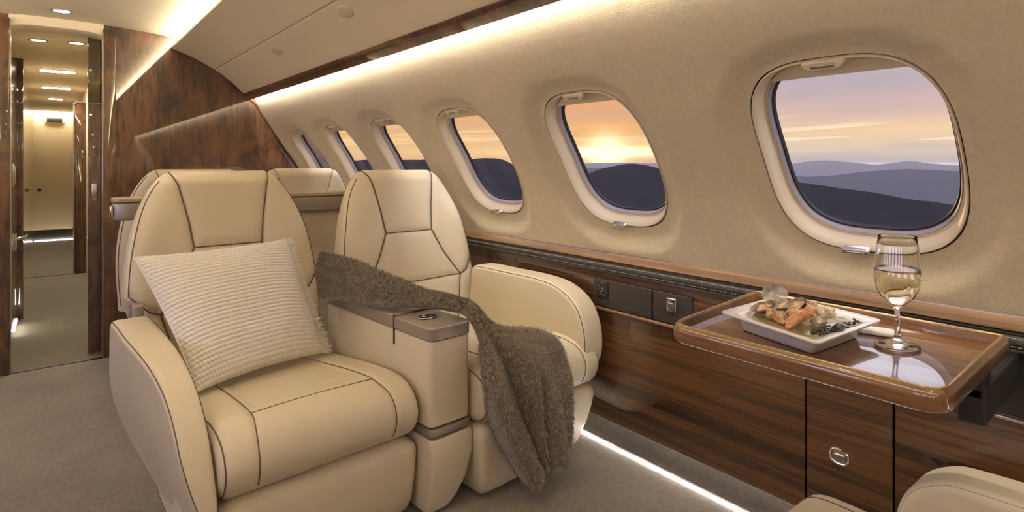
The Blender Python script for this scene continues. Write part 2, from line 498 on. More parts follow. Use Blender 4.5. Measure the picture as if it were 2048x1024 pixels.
for side in (1, -1):
    where = 'window side' if side > 0 else 'opposite side'
    a = thing('overhead_panel', 'upper cream overhead panel between the lit ceiling edge and the panel seam' if side > 0 else 'upper cream overhead panel on the far side of the aisle', 'overhead panel', ((.7 if side > 0 else -.6), 2, 1.7))
    part('panel', overhead(side, '', YF, YB - .002, k0=0, k1=SEAMK + 1, trim=.88), CREAM, a)
    b = thing('overhead_panel', 'lower cream overhead panel above the dark wood strip' if side > 0 else 'lower cream overhead panel on the far side of the aisle', 'overhead panel', ((.95 if side > 0 else -.85), 2, 1.6))
    part('panel', overhead(side, '', YF, YB - .002, k0=SEAMK, k1=None), CREAM, b)
    fx = (lambda x: x) if side > 0 else (lambda x: 2 * XM - x)
    part('light_block', overhead(side, '', YF, YB - .002, k0=SEAMK - 3, k1=SEAMK + 4).move(Matrix.Translation(((.012 if side > 0 else -.012), 0, .02))), DARKGAP, b)  # added black strip, blocks strip light leaking through the panel seam
    # dark wood strip under the panels
    out = round_poly([(1.002, 1.566), (1.012, 1.545), (1.046, 1.525), (1.052, 1.533), (1.024, 1.560)], .004, 3)
    mb = MB().puff(out, YF, YB - .001, 0, lambda p, q, t: (fx(p), t, q), nr=1)
    o = struct('trim_%d' % (1 if side > 0 else 2), mb, BURL)
    # LED strips: wall wash above the wood strip, ceiling wash behind the panel lip
    st = thing('light_strip', 'warm light strip behind the wood trim washing the window wall' if side > 0 else 'warm light strip washing the opposite side wall', 'light strip', (fx(1.055), 1, 1.54))
    mb = MB(); mb.add([(fx(1.026), YF + .05, 1.590), (fx(1.050), YF + .05, 1.600), (fx(1.050), YB - .02, 1.600), (fx(1.026), YB - .02, 1.590)], [(0, 1, 2, 3)])
    part('diffuser', mb, LED_WARM, st)
    st = thing('light_strip', 'warm light strip along the ceiling edge above the overhead panels' if side > 0 else 'warm light strip along the opposite ceiling edge', 'light strip', (fx(.61), 1, 1.82))
    mb = MB(); mb.add([(fx(.618), YF + .05, 1.834), (fx(.640), YF + .05, 1.842), (fx(.640), YB - .02, 1.842), (fx(.618), YB - .02, 1.834)], [(0, 1, 2, 3)])
    part('diffuser', mb, LED_WARM, st)
# oval covers on the lower overhead panel
def on_panel(u, y):
    i = int(u); p = OUTP[i].lerp(OUTP[min(i + 1, len(OUTP) - 1)], u - i); t = (OUTP[min(i + 1, len(OUTP) - 1)] - OUTP[i]).normalized()
    return Vector((p.x, y, p.y)), Vector((t.x, 0, t.y)), Vector((t.y, 0, -t.x))
for y, u, lab in ((3.02, 20, 'oval beige cover on the overhead panel nearer the bulkhead'), (2.13, 19, 'oval beige cover on the overhead panel at the top edge of the picture')):
    p, t, nn = on_panel(u, y)
    nn = -nn if nn.z > 0 else nn
    mb = MB(); rows = []
    for d, h in ((1, 0), (.98, .003), (.9, .0045), (.5, .005), (.02, .005)):
        rows.append([p + t * (.030 * d * cos(2 * pi * k / 36)) + Vector((0, .058 * d * sin(2 * pi * k / 36), 0)) + nn * h for k in range(36)])
    mb.loft(rows)
    solo('oval_cover', mb, m_plain('beige_cover_%d' % int(y * 10), rgb(205, 190, 160), .5), lab, 'cover', 'oval covers on the overhead panels')

# floors
mb = MB(); mb.box(-1.6, .40, YF, YB, AIZ - .05, AIZ); struct('floor', mb, CARPET, smooth=False)
mb = MB(); mb.box(.40, 1.60, YF, YB, AIZ - .05, FLZ, .0); struct('raised_floor', mb, CARPET, smooth=False)
mb = MB(); mb.box(-.7, .9, YB + .0, 11.2, AIZ - .05, AIZ + .001); struct('corridor_floor', mb, CARPET2, smooth=False)
# wall behind the viewer
mb = MB(); mb.box(-1.6, 1.7, YF - .06, YF, -.1, 2.0); struct('wall_front', mb, CREAM)
mb = MB(); mb.box(-1.62, -1.40, YF, YB, AIZ, .80); struct('baseboard_left', mb, WALNUT)

# bulkhead of glossy wood: right of the opening and left of it
def bulk(xa, xb, name):
    mb = MB(); y0, y1 = YB, YB + .06
    n = 40
    top = []
    for i in range(n + 1):
        x = lerp(xa, xb, i / n); top.append((x, 1.99))
    pts = [(xa, AIZ)] + top + [(xb, AIZ)]
    mb.puff([Vector(p) for p in pts], y0, y1, 0, lambda p, q, t: (p, t, q), nr=1)
    return struct(name, mb, BURL)
OXL, OXR = -.172, .248
bulk(OXR, 1.62, 'wall_aft')
bulk(-1.62, OXL, 'wall_aft_left')
# dark bead along the joint of the bulkhead with the side wall and overhead panels
path = [(p.x + .0, YB - .006, p.y) for p in OUTP] + [(1.085, YB - .006, 1.505)] + [(p.x - .004, YB - .006, p.y) for p in reversed(PROF) if p.y < 1.49]
mb = MB().tube(path, .007, 8); struct('trim_3', mb, BURL)
# stile beside the opening, with metal edge
mb = MB().box(OXR - .004, OXR + .058, YB - .012, YB, AIZ, 1.885, .004); struct('trim_4', mb, BURL)
mb = MB().box(OXR - .008, OXR - .002, YB - .014, YB + .05, AIZ, 1.87, .002); struct('trim_5', mb, NICKEL)
mb = MB().box(OXL - .075, OXL + .006, YB - .03, YB + .0, AIZ, 1.885, .006); struct('trim_6', mb, BURL)
mb = MB().box(OXL + .003, OXL + .009, YB - .012, YB + .06, AIZ, 1.86, .002); struct('trim_7', mb, NICKEL)
# curved cream header over the opening
mb = MB(); rows = []
for i in range(25):
    x = lerp(OXL, OXR, i / 24); e = abs((x - (OXL + OXR) / 2) / ((OXR - OXL) / 2))
    zb = 1.862 - .018 * e ** 4
    rows.append([(x, YB - .004, 1.99), (x, YB - .004, zb + .012), (x, YB - .001, zb + .004), (x, YB + .008, zb), (x, YB + .14, zb - .012), (x, YB + .17, zb - .004), (x, YB + .17, 1.99)])
mb.grid(rows); struct('trim_8', mb, CEILC)

# ------------------------------------------------------------------ corridor beyond the opening
CZ = 1.868; YE = 11.0
mb = MB().box(-.4, .6, YB + .1, YE + .1, CZ, CZ + .05); struct('corridor_ceiling', mb, CEILC)
def m_gloss(name, col, rough, coat=1):
    return m_plain(name, col, rough, var=.02, Coat_Weight=coat, Coat_Roughness=.03, Coat_IOR=2.0)
GLOSSC = m_gloss('glossy_cream', rgb(190, 176, 146), .2)
mb = MB().box(-.26, -.185, YB + .06, YE, AIZ, CZ); struct('corridor_wall_left', mb, GLOSSC)
mb = MB().box(.30, .36, YB + .06, YE, AIZ, CZ); struct('corridor_wall_right', mb, CREAM)
mb = MB().box(-.4, .6, YE, YE + .06, AIZ, CZ); struct('corridor_wall_end', mb, CREAM)
# end door: cream leaf, vent in its top, knob, dark base
d = thing('door_1', None, None, (.05, YE, AIZ), kind='structure')
part('door_leaf', MB().box(-.19, .295, YE - .03, YE - .002, AIZ + .16, 1.80, .006), CREAM, d)
part('base_panel', MB().box(-.19, .295, YE - .032, YE - .002, AIZ, AIZ + .15, .004), DGREY, d)
v = part('vent', MB().box(-.06, .18, YE - .05, YE - .028, 1.70, 1.79, .008), CREAM, d)
part('vent_slot', MB().box(-.03, .15, YE - .054, YE - .049, 1.715, 1.775, .001), DGREY, v)
part('knob', MB().lathe([(.012, 0), (.022, .008), (.024, .018), (.012, .03), (.001, .031)], n=18).move(Matrix.Translation((-.115, YE - .03, .72)) @ Matrix.Rotation(pi / 2, 4, 'X')), BLACK, d)
LED_LAMP2 = m_emit('cove_lens', (1.0, .88, .7, 1), 70)
st = thing('light_strip', 'bright light strip across the top of the cream end door', 'light strip', (.05, YE - .1, CZ - .02))
part('diffuser', MB().box(-.18, .29, YE - .10, YE - .07, CZ - .012, CZ - .001), LED_LAMP2, st)
st = thing('light_strip', 'floor light strip at the foot of the cream end door', 'light strip', (.05, YE - .05, AIZ + .1))
part('diffuser', MB().box(-.17, .28, YE - .045, YE - .034, AIZ + .004, AIZ + .009), m_emit('base_led', (1, .96, .94, 1), 60), st)
# wooden sliding door on the right wall, with handle and dark mirror above it
d = thing('door_2', None, None, (.24, 4.28, AIZ), kind='structure')
part('door_leaf', MB().box(.178, .30, 4.26, 4.30, AIZ + .012, 1.462, .003), BURL, d)
part('mirror_panel', MB().box(.178, .30, 4.262, 4.30, 1.466, CZ - .01, .002), m_plain('dark_mirror', rgb(120, 112, 100), .08, .9, var=.02), d)
h = part('handle_plate', MB().box(.196, .222, 4.252, 4.261, .880, .985, .003), CHROME, d)
part('handle_pull', MB().box(.201, .217, 4.246, 4.253, .895, .970, .002), NICKEL, h)
# partition door edge further along on the right: wood with a metal edge and rounded corner
d = thing('door_3', None, None, (.25, 7.55, AIZ), kind='structure')
out = round_poly([(.20, AIZ + .01), (.31, AIZ + .01), (.31, 1.735), (.20, 1.735)], [.002, .002, .002, .03], 6)
part('door_leaf', MB().puff(out, 7.53, 7.58, .004, lambda p, q, t: (p, t, q)), BURL, d)
out = round_poly([(.192, AIZ + .01), (.202, AIZ + .01), (.202, 1.71), (.225, 1.735), (.305, 1.735), (.305, 1.75), (.22, 1.75), (.192, 1.725)], .006, 3)
part('door_frame', MB().puff(out, 7.525, 7.585, .001, lambda p, q, t: (p, t, q)), NICKEL, d)
mb = MB().box(.285, .30, 5.76, 5.86, AIZ, CZ, .003); struct('trim_9', mb, NICKEL)
# dark wood post with a nickel edge on the left
mb = MB().box(-.19, -.150, 5.55, 5.62, AIZ, CZ, .004); struct('trim_10', mb, BURL)
h = thing('door_handle', 'upper chrome pull plate on the left corridor wall', 'door handle', (-.17, 4.78, 1.0), group='chrome pulls on the left corridor wall')
part('plate', MB().box(-.179, -.171, 4.72, 4.84, .96, 1.10, .003), CHROME, h)
part('pull', MB().box(-.172, -.166, 4.75, 4.81, .975, 1.085, .002), NICKEL, h)
h = thing('door_handle', 'lower chrome lever handle on the left corridor wall', 'door handle', (-.17, 5.2, .58), group='chrome pulls on the left corridor wall')
part('plate', MB().box(-.186, -.174, 5.16, 5.22, .52, .63, .003), CHROME, h)
part('lever', MB().tube([(-.176, 5.19, .59), (-.14, 5.19, .60), (-.128, 5.22, .602), (-.126, 5.30, .602)], .009, 8), CHROME, h)
# floor thresholds
mb = MB().box(OXL, OXR, YB - .012, YB + .012, AIZ, AIZ + .004, .0); solo('threshold', mb, BLACK, 'dark threshold strip under the near opening of the corridor', 'threshold')
mb = MB().box(-.185, .30, 7.50, 7.525, AIZ, AIZ + .005, .0); solo('threshold', mb, BLACK, 'dark threshold strip across the corridor by the far wood door edge', 'threshold')
# floor courtesy light on the left
st = thing('courtesy_light', 'small floor light low on the left corridor wall', 'light', (-.18, 5.0, .02))
part('lens', MB().box(-.184, -.177, 5.0, 5.35, .005, .02), m_emit('courtesy_led', (1, .95, .85, 1), 20), st)

# ceiling downlights
def downlight(x, y, z, lab, r=.036, grp='round ceiling downlights', wat=5):
    t = thing('downlight', lab, 'ceiling light', (x, y, z), group=grp)
    mb = MB().lathe([(r + .014, 0), (r + .014, -.004), (r + .006, -.006), (r, -.004), (r - .001, .004)], (x, y, z), 30); part('bezel', mb, NICKEL, t)
    mb = MB().lathe([(r, -.002), (r * .6, -.0035), (.001, -.004)], (x, y, z), 30); part('lens', mb, LED_LAMP, t)
    l = bpy.data.lights.new('downlight_beam', 'SPOT'); l.energy = wat; l.color = (1, .90, .76); l.spot_size = radians(110); l.spot_blend = .8; l.shadow_soft_size = .03
    lo = bpy.data.objects.new('downlight_beam', l); COL.objects.link(lo); lo.parent = t; lo.location = (0, 0, -.012)
downlight(.05, 3.92, ceil_z(.05), 'round downlight in the cabin ceiling just before the bulkhead')
for y in (2.2, .9, -.4, -1.7): downlight(.05, y, ceil_z(.05), 'unseen round downlight added in the aisle ceiling to light the seats', wat=9)  # added lamps out of view, lighting the seats from above
downlight(-.055, 4.66, CZ, 'left one of the two round downlights inside the corridor', wat=14)
downlight(.135, 4.62, CZ, 'right one of the two round downlights inside the corridor', wat=14)
def linear(y, lab, x0=-.06, x1=.17, w=.03):
    t = thing('linear_light', lab, 'ceiling light', (.05, y, CZ), group='long ceiling lights in the corridor')
    out = round_poly([(x0 - .01, y - w - .01), (x1 + .01, y - w - .01), (x1 + .01, y + w + .01), (x0 - .01, y + w + .01)], .03, 6)
    part('bezel', MB().puff(out, CZ - .006, CZ + .002, .002, lambda p, q, t: (p, q, t)), NICKEL, t)
    out = round_poly([(x0, y - w), (x1, y - w), (x1, y + w), (x0, y + w)], .026, 6)
    part('lens', MB().puff(out, CZ - .010, CZ - .004, .002, lambda p, q, t: (p, q, t)), LED_LAMP, t)
    l = bpy.data.lights.new('linear_beam', 'SPOT'); l.energy = 22; l.color = (1, .90, .76); l.spot_size = radians(150); l.spot_blend = .9; l.shadow_soft_size = .05
    lo = bpy.data.objects.new('linear_beam', l); COL.objects.link(lo); lo.parent = t; lo.location = (0, 0, -.03)
linear(6.1, 'long ceiling light nearest the corridor downlights', w=.05)
linear(7.45, 'second long ceiling light along the corridor', w=.05)
linear(8.7, 'short ceiling light closest to the cream end door', -.01, .12, .03)

# ------------------------------------------------------------------ side ledge, cabinets, floor riser (right side)
CX = 1.490
out = round_poly([(1.60, .796), (1.503, .7995), (1.486, .770), (1.60, .760)], [.002, .006, .004, .002], 4)
mb = MB().puff(out, YF, YB - .003, 0, lambda p, q, t: (p, t, q), nr=1)
led = thing('side_ledge', 'long window ledge with brown wood top and black stitched leather edge', 'ledge', (1.5, 1, .735))
part('ledge_top', mb, WALNUT_TOP, led)
out = catmull([(1.60, .763, 0), (1.49, .769, 0), (1.478, .763, 0), (1.472, .750, 0), (1.474, .738, 0), (1.482, .733, 0), (1.60, .733, 0)], 5)
mb = MB().puff([(p.x, p.y) for p in out], YF, YB - .003, 0, lambda p, q, t: (p, t, q), nr=1)
edge = part('leather_edge', mb, STITCHED, led, 'black stitched leather edge')
mb = MB()
for zz, xx in ((.7595, 1.4752), (.7435, 1.4725)):
    y = -.6
    while y < 2.4:
        mb.tube([(xx, y, zz), (xx - .0008, y + .004, zz), (xx, y + .007, zz)], .0006, 4); y += .0105
st = part('stitching', mb, STITCH, edge); st['kind'] = 'stuff'

def cab_unit(y0, y1, lab, panels=()):
    c = thing('cabinet_unit', lab, 'cabinet', (CX + .05, (y0 + y1) / 2, .229), group='walnut side cabinets under the ledge')
    part('cabinet_front', MB().box(CX, CX + .03, y0 + .0025, y1 - .0025, .229, .731, .0025), WALNUT, c)
    part('carcass', MB().box(CX + .03, 1.62, y0, y1, .229, .732), DARKGAP, c)
    return c
ca = cab_unit(.6925, YB - .01, 'long walnut side cabinet running behind the right seat to the bulkhead')
cb = cab_unit(.4975, .6925, 'narrow walnut cabinet with a chrome latch below the table')
cc = cab_unit(-1.6, .4975, 'walnut side cabinet on the right edge below the table')
# recessed chrome latch on the narrow cabinet
def ovalring(yc, zc, hy, hz, x, n=40, e=2.6):
    return [(x, yc + hy * math.copysign(abs(cos(2*pi*k/n)) ** (2/e), cos(2*pi*k/n)), zc + hz * math.copysign(abs(sin(2*pi*k/n)) ** (2/e), sin(2*pi*k/n))) for k in range(n)]
mb = MB().loft([ovalring(.612, .397, .023, .020, CX), ovalring(.612, .397, .0228, .0198, CX - .004), ovalring(.612, .397, .020, .017, CX - .006), ovalring(.612, .397, .0175, .0145, CX - .004), ovalring(.612, .397, .0165, .0135, CX - .001)], False, True)
la = part('latch', mb, CHROME, cb, 'chrome recessed latch')
part('latch_lever', MB().box(CX - .0055, CX - .001, .600, .624, .3895, .4035, .003), NICKEL, la)
# control panel in the long cabinet
cp = thing('control_panel', 'dark control panel with black switch pad beside the right armrest', 'control panel', (CX, 1.29, .61))
part('panel_plate', MB().box(CX - .006, CX, 1.168, 1.418, .612, .706, .004), DGREY, cp)
sw = part('switch_pad', MB().box(CX - .010, CX - .004, 1.348, 1.402, .642, .700, .005), BLACK, cp)
mb = MB()
for yy, zz in ((1.385, .683), (1.372, .676), (1.389, .67), (1.38, .664), (1.37, .668), (1.382, .656), (1.366, .654)):
    mb.blob((CX - .0105, yy, zz), .001, .0022, .0016, 8, 5)
part('indicator', mb, m_plain('indicator_marks', rgb(190, 186, 180), .4), sw)
cp2 = thing('storage_door', 'small dark compartment door with square chrome latch left of the table', 'storage door', (CX, 1.09, .61))
part('panel_plate', MB().box(CX - .006, CX, 1.020, 1.162, .612, .706, .004), DGREY, cp2)
lt = part('latch', MB().box(CX - .016, CX - .004, 1.070, 1.104, .652, .694, .004), CHROME, cp2, 'square chrome latch')
part('latch_face', MB().box(CX - .0185, CX - .015, 1.077, 1.097, .660, .680, .002), NICKEL, lt)
mb = MB().box(CX - .008, CX, .99, 1.43, .599, .609, .003); solo('wood_lip', mb, WALNUT_TOP, 'light wood lip under the dark control panel', 'trim')
cp3 = thing('control_panel', 'black panel beneath the ledge at the right edge, past the table', 'control panel', (CX, .1, .61))
part('panel_plate', MB().box(CX - .006, CX, -.3, .385, .605, .722, .004), BLACK, cp3)
mb = MB().box(CX - .008, CX, -.3, .40, .593, .600, .002); solo('metal_strip', mb, NICKEL, 'thin bright strip under the black panel at the right edge', 'trim')
# carpeted riser and floor light
mb = MB(); out = round_poly([(1.478, FLZ + .012), (1.478, .212), (1.487, .229), (1.60, .229), (1.60, FLZ + .012)], [.003, .01, .004, .002, .002], 4)
mb.puff(out, YF, YB - .01, 0, lambda p, q, t: (p, t, q), nr=1); struct('baseboard_right', mb, CARPET_DK)
st = thing('light_strip', 'white floor light strip under the carpeted riser of the side cabinets', 'light strip', (1.485, 1, FLZ))
mb = MB().box(1.480, 1.484, YF + .1, YB - .1, FLZ + .001, FLZ + .0042); part('diffuser', mb, LED_FLOOR, st)

# ------------------------------------------------------------------ seats
def seg_dist(p, a, b):
    ab = b - a; t = max(0, min(1, (p - a).dot(ab) / max(1e-12, ab.length_squared)))
    return (p - (a + ab * t)).length
BACK_HW = [(.40, .285), (.50, .290), (.60, .297), (.70, .298), (.80, .288), (.88, .272), (.95, .250), (1.00, .226), (1.03, .207), (1.05, .190), (1.066, .172), (1.076, .150)]
BZ0, BZ1 = .44, 1.076
def back_T(z):
    T = lerp(.16, .105, sstep(.45, 1.0, z))
    e = (z - (BZ1 - .045)) / .045
    if e > 0: T *= sqrt(max(.02, 1 - e * e))
    return T
def back_yc(z): return lerp(.64, .805, (z - .45) / .62) + lerp(.16, .105, sstep(.45, 1.0, z)) / 2 + .010 * sin((z - .45) / .62 * pi)
BN, BM_ = 5.0, 2.4
def back_front(x, z, sgn=-1):
    w = smooth_interp(BACK_HW, z); u = min(.999, abs(x) / w)
    wing = -.022 * sstep(.5, .95, u) * (1 - sstep(.86, 1.02, z))
    return back_yc(z) + sgn * back_T(z) / 2 * (1 - u ** BN) ** (1 / BM_) + (wing if sgn < 0 else 0)
def back_seams():
    S = []
    S.append([(-.158, 1.074), (-.140, 1.03), (-.118, .92), (-.106, .832)])
    S.append([(.158, 1.074), (.140, 1.03), (.118, .92), (.106, .832)])
    S.append([(-.106, .832), (.106, .832)])
    S.append([(-.106, .832), (-.150, .74), (-.212, .645)])
    S.append([(.106, .832), (.150, .74), (.212, .645)])
    S.append([(-.212, .645), (0, .642), (.212, .645)])
    S.append([(.212, .645), (.190, .56), (.165, .47)])
    S.append([(-.212, .645), (-.190, .56), (-.165, .47)])
    S.append([(.212, .645), (.245, .658), (.285, .70)])
    S.append([(-.212, .645), (-.245, .658), (-.285, .70)])
    return [[p for a, b in zip(s, s[1:]) for p in [(lerp(a[0], b[0], k / 10), lerp(a[1], b[1], k / 10)) for k in range(10)]] + [s[-1]] for s in S]
def make_backrest(root, step_left=False, fine=True, both=False):
    seams = back_seams()
    sk = [Vector((x, back_front(x, z), z)) for s in seams for x, z in s]
    rows = []
    NZ, NL = (120, 260) if fine else (50, 120)
    for i in range(NZ + 1):
        t = i / NZ; t = 1 - (1 - t) ** 1.25
        z = lerp(BZ0, BZ1, t); w = smooth_interp(BACK_HW, z)
        raw = []
        for k in range(400):
            a = 2 * pi * k / 400
            # even stepping in x, superellipse in depth
            c = cos(a); u = c
            x = w * math.copysign(1 - (1 - abs(u)) ** 1.0, u)
            y = back_front(x, z, -1 if sin(a) < 0 else 1) if k not in (0, 200) else back_yc(z)
            raw.append((x, y, 0))
        loop = [Vector((p.x, p.y, z)) for p in resample(raw, NL)]
        if step_left:
            for p in loop:
                lim = -lerp(.245, .30, sstep(.672, .700, z))
                if p.x < lim: p.x = lim + (p.x - lim) * .02
        rows.append(loop)
    from mathutils import kdtree
    kd = kdtree.KDTree(len(sk))
    for i, p in enumerate(sk): kd.insert(p, i)
    kd.balance()
    for r in rows:
        for p in r:
            q = Vector(p)
            if both and p.y > back_yc(p.z): q.y = 2 * back_yc(p.z) - p.y
            d = kd.find(q)[2]
            if d < .05:
                g = .0045 * exp(-(d / .0065) ** 2) + .0045 * exp(-(d / .017) ** 2)
                p.y += g if p.y < back_yc(p.z) else (-g if both else 0)
    mb = MB().loft(rows)
    b = part('backrest', mb, LEATHER, root, local=True)
    mb = MB()
    for s in seams:
        path = [(x, back_front(x, z) + .0048, z) for x, z in s if not (step_left and z < .69 and x < -.243)]
        if len(path) > 2: mb.tube(path, .0022, 6)
        if both: mb.tube([(x, back_front(x, z, 1) - .0052, z) for x, z in s], .0016, 5)
    part('seam', mb, SEAM, b, 'dark brown seams', local=True)
    # piping along the outer edge of the front face
    path = []
    for k in range(61):
        z = lerp(.47, 1.045, k / 60); path.append((z, smooth_interp(BACK_HW, z)))
    for sg in (-1, 1):
        pp = [(sg * w * .972, back_front(w * .972, z) - .0006, z) for z, w in path if not (step_left and sg < 0 and z < .70)]
        part('piping', MB().tube(pp, .0018, 6), SEAM, b, local=True)
        if both: part('piping', MB().tube([(sg * w * .972, back_front(w * .972, z, 1) + .0006, z) for z, w in path], .0018, 6), SEAM, b, local=True)
    return b
CUSH = [(.60, .365), (.35, .365), (.12, .365), (.055, .368), (.016, .382), (-.006, .410), (-.013, .445), (-.003, .478), (.020, .504), (.055, .520), (.11, .527), (.22, .520), (.40, .500), (.56, .482), (.625, .474), (.664, .455), (.678, .42), (.664, .385), (.635, .369)]
def cush_outline(): return [Vector((p.x, p.y)) for p in resample(catmull([(a, b, 0) for a, b in CUSH], 10, True), 170)]
def make_cushion(root, x0, x1, fine=True):
    ol = cush_outline()
    if area2(ol) < 0: ol.reverse()
    xm = (x0 + x1) / 2
    # seam paths that follow the profile: from the bottom of the front face, over the roll, to the back
    i_front = min(range(len(ol)), key=lambda i: (ol[i] - Vector((.0, .385))).length)
    def along(sgn):
        pts = []; n = len(ol); i = i_front
        step = -1
        while len(pts) < n:
            p = ol[i % n]
            if p.y > .40 and p.x > .63: break
            pts.append(p); i += step
        return pts
    pr = along(1)
    hx = lambda y: lerp(.172, .158, sstep(-.02, .085, y)) if y < .085 else lerp(.158, .135, (y - .085) / .55)
    seamsL = [Vector((xm - hx(p.x), p.x, p.y)) for p in pr]; seamsR = [Vector((xm + hx(p.x), p.x, p.y)) for p in pr]
    top = [p for p in pr if p.y > .5]
    ph = min(top, key=lambda p: abs(p.x - .085))
    seamH = [Vector((xm + lerp(-.158, .158, k / 40), ph.x, ph.y)) for k in range(41)]
    from mathutils import kdtree
    S = seamsL + seamsR + seamH
    kd = kdtree.KDTree(len(S))
    for i, p in enumerate(S): kd.insert(p, i)
    kd.balance()
    def f(p, q, t):
        v = Vector((t, p, q))
        if q > .44 and p > -.01:
            inside = sstep(0, .02, hx(p) - abs(t - xm)) * sstep(.085, .12, p)
            v.z -= .007 * inside
            v.z += .010 * (1 - ((t - xm) / (x1 - xm)) ** 2) - .005
            d = kd.find(Vector((t, p, q)))[2]
            v.z -= .0055 * exp(-(d / .007) ** 2) * sstep(-.02, .06, p)
            if p < .05: v.y += .005 * exp(-(d / .007) ** 2)
        elif p < .02:
            d = kd.find(Vector((t, p, q)))[2]
            v.y += .005 * exp(-(d / .007) ** 2)
        return v
    mb = MB().puff(ol, x0, x1, .030, f, 8, 110 if fine else 30)
    c = part('seat_cushion', mb, LEATHER, root, local=True)
    mb = MB()
    for s in (seamsL, seamsR, seamH):
        mb.tube([f(p.y, p.z, p.x) + (Vector((0, 0, .0012)) if p.z > .5 else Vector((0, -.0012, 0))) for p in s], .0014, 5)
    part('seam', mb, SEAM, c, 'dark brown seams', local=True)
    r = .030
    for xx, sg in ((x0, 1), (x1, -1)):
        q = inset2(ol, r * .25)
        part('piping', MB().tube([f(p.x, p.y, xx + sg * r * .32) for p in q], .0017, 6, closed=True), SEAM, c, local=True)
    return c
def make_armrest(root, sgn, xi, xo, ol_pts, taper=0.0, hull=.12, zhull=.5):
    """sgn -1: left armrest, +1: right; xi inner, xo outer (absolute)"""
    ol = [Vector((p.x, p.y)) for p in resample(catmull([(a, b, 0) for a, b in ol_pts], 10, True), 110)]
    def f(p, q, t):
        x = t
        e = (t - xi) / (xo - xi)
        x -= taper * e * (1 - sstep(.0, .5, p))
        if q < zhull: x -= hull * ((zhull - q) / .3) ** 1.5 * e
        bul = .010 * e * sstep(.2, .5, q)
        return Vector((sgn * (x + bul), p, q))
    r = .016
    mb = MB().puff(ol, xi, xo, r, f, 6, 10)
    a = part('armrest', mb, LEATHER, root, local=True)
    if area2(ol) < 0: ol.reverse()
    for t in (xi + r * .3, xo - r * .3):
        q = inset2(ol, r * .3); part('piping', MB().tube([f(p.x, p.y, t) for p in q], .0015, 6, closed=True), SEAM, a, local=True)
    return a
def make_base(root, x0, x1, hl, hr, yb=.60):
    rows = []
    for z, e, ins in ((.374, 0, .05), (.366, 0, .026), (.356, 0, .010), (.344, 0, .002), (.332, 0, 0), (.30, .12, 0), (.25, .42, 0), (.20, .85, .0), (.172, 1.25, .003), (.160, 1.5, .014)):
        a = x0 + hl * e + ins; b = x1 - hr * e - ins
        y0 = .010 + ins + .02 * e ** 2 * .5
        rr = round_poly([(a, y0), (b, y0), (b, yb - .05 * e), (a, yb - .05 * e)], [.022 if hl < .03 else .05, .022 if hr < .03 else .05, .05, .05], 8)
        rows.append([(p.x, p.y, z) for p in rr])
    mb = MB().loft(rows)
    b = part('seat_base', mb, LEATHER, root, local=True)
    mb = MB().box((x0 + x1) / 2 - .17, (x0 + x1) / 2 + .17, .10, .50, FLZ, .165, .01)
    part('floor_mount', mb, DGREY, root, local=True)
    return b
ARM_L = [(.67, .36), (.672, .52), (.668, .625), (.655, .655), (.62, .662), (.45, .655), (.28, .635), (.15, .590), (.06, .515), (.01, .42), (-.004, .33), (.02, .25), (.09, .19), (.22, .165), (.45, .165), (.60, .22)]
ARM_R = [(.60, .40), (.60, .62), (.59, .685), (.55, .700), (.40, .700), (.22, .697), (.12, .680), (.045, .635), (.008, .565), (.000, .49), (.012, .44), (.05, .41), (.3, .38)]
def make_seat(loc, rz, label, arm=None, fine=True, both=False, name='cabin_seat', group='cream leather cabin seats'):
    t = thing(name, label, 'seat', (loc[0], loc[1], FLZ), rz, group)
    make_cushion(t, -.25, .25, fine)
    make_backrest(t, arm == 'left', fine, both)
    if arm == 'left':
        make_base(t, -.258, .252, .075, .012); make_armrest(t, -1, .252, .338, ARM_L, .030, .085)
        mb = MB().puff(round_poly([(.645, .58), (.70, .58), (.71, .69), (.665, .69)], .01, 4), -.292, -.262, .004, lambda p, q, s: (s, p, q)); part('recline_bracket', mb, TAUPE, t, 'grey recline bracket', local=True)
    elif arm == 'right':
        make_base(t, -.252, .262, .012, .085); make_armrest(t, 1, .178, .268, ARM_R, .0, 0)
    elif arm == 'both':
        make_base(t, -.262, .262, .07, .07); make_armrest(t, 1, .262, .345, ARM_L, .02); make_armrest(t, -1, .262, .345, ARM_L, .02)
    return t
SL = (.53, 1.36); SR = (1.185, 1.325); RZ = radians(4.5)
make_seat(SL, RZ, 'cream leather seat nearest the aisle with the knitted cushion on it', 'left')
make_seat(SR, RZ, 'cream leather seat by the windows, partly covered by the throw', 'right')
# second row, seen over the partition from behind
make_seat((.555, 3.88), pi + radians(-2), 'rear cream seat whose headrest shows just behind the aisle seat', None, False, True)
make_seat((1.075, 4.05 - .02), pi, 'rear cream seat whose headrest shows between the two front seats above the partition', None, False, True)

# console between the front seats
cn = thing('seat_console', 'cream centre console with grey metal top between the two front seats', 'console', (.855, 1.345, FLZ), RZ)
def cbox(y0, y1, x0, x1, z0, z1, r, rc, nm, mat, lab=None, parent=None, cf=None):
    out = round_poly([(x0, y0), (x1, y0), (x1, y1), (x0, y1)], [rc, rc, .004, .004], 8)
    return part(nm, MB().puff(out, z0, z1, r, lambda p, q, t: (p, q, t)), mat, parent or cn, lab, local=True)
cbox(0, .60, -.068, .068, .398, .628, .006, .022, 'console_body', LEATHER)
cbox(-.003, .180, -.070, .070, .6285, .664, .004, .024, 'console_top', TAUPE, 'grey metal front cap')
lid = cbox(.184, .60, -.071, .069, .6285, .668, .004, .004, 'storage_lid', TAUPE, 'grey hinged lid')
part('lid_tab', MB().box(-.0715, -.067, .176, .1815, .585, .668, .001), DGREY, cn, local=True)
mb = MB().lathe([(.030, .6655), (.030, .6680), (.027, .6690), (.025, .6675), (.001, .6670)], (0, 0, 0), 30, sy=.72).move(Matrix.Translation((-.006, .105, 0)))
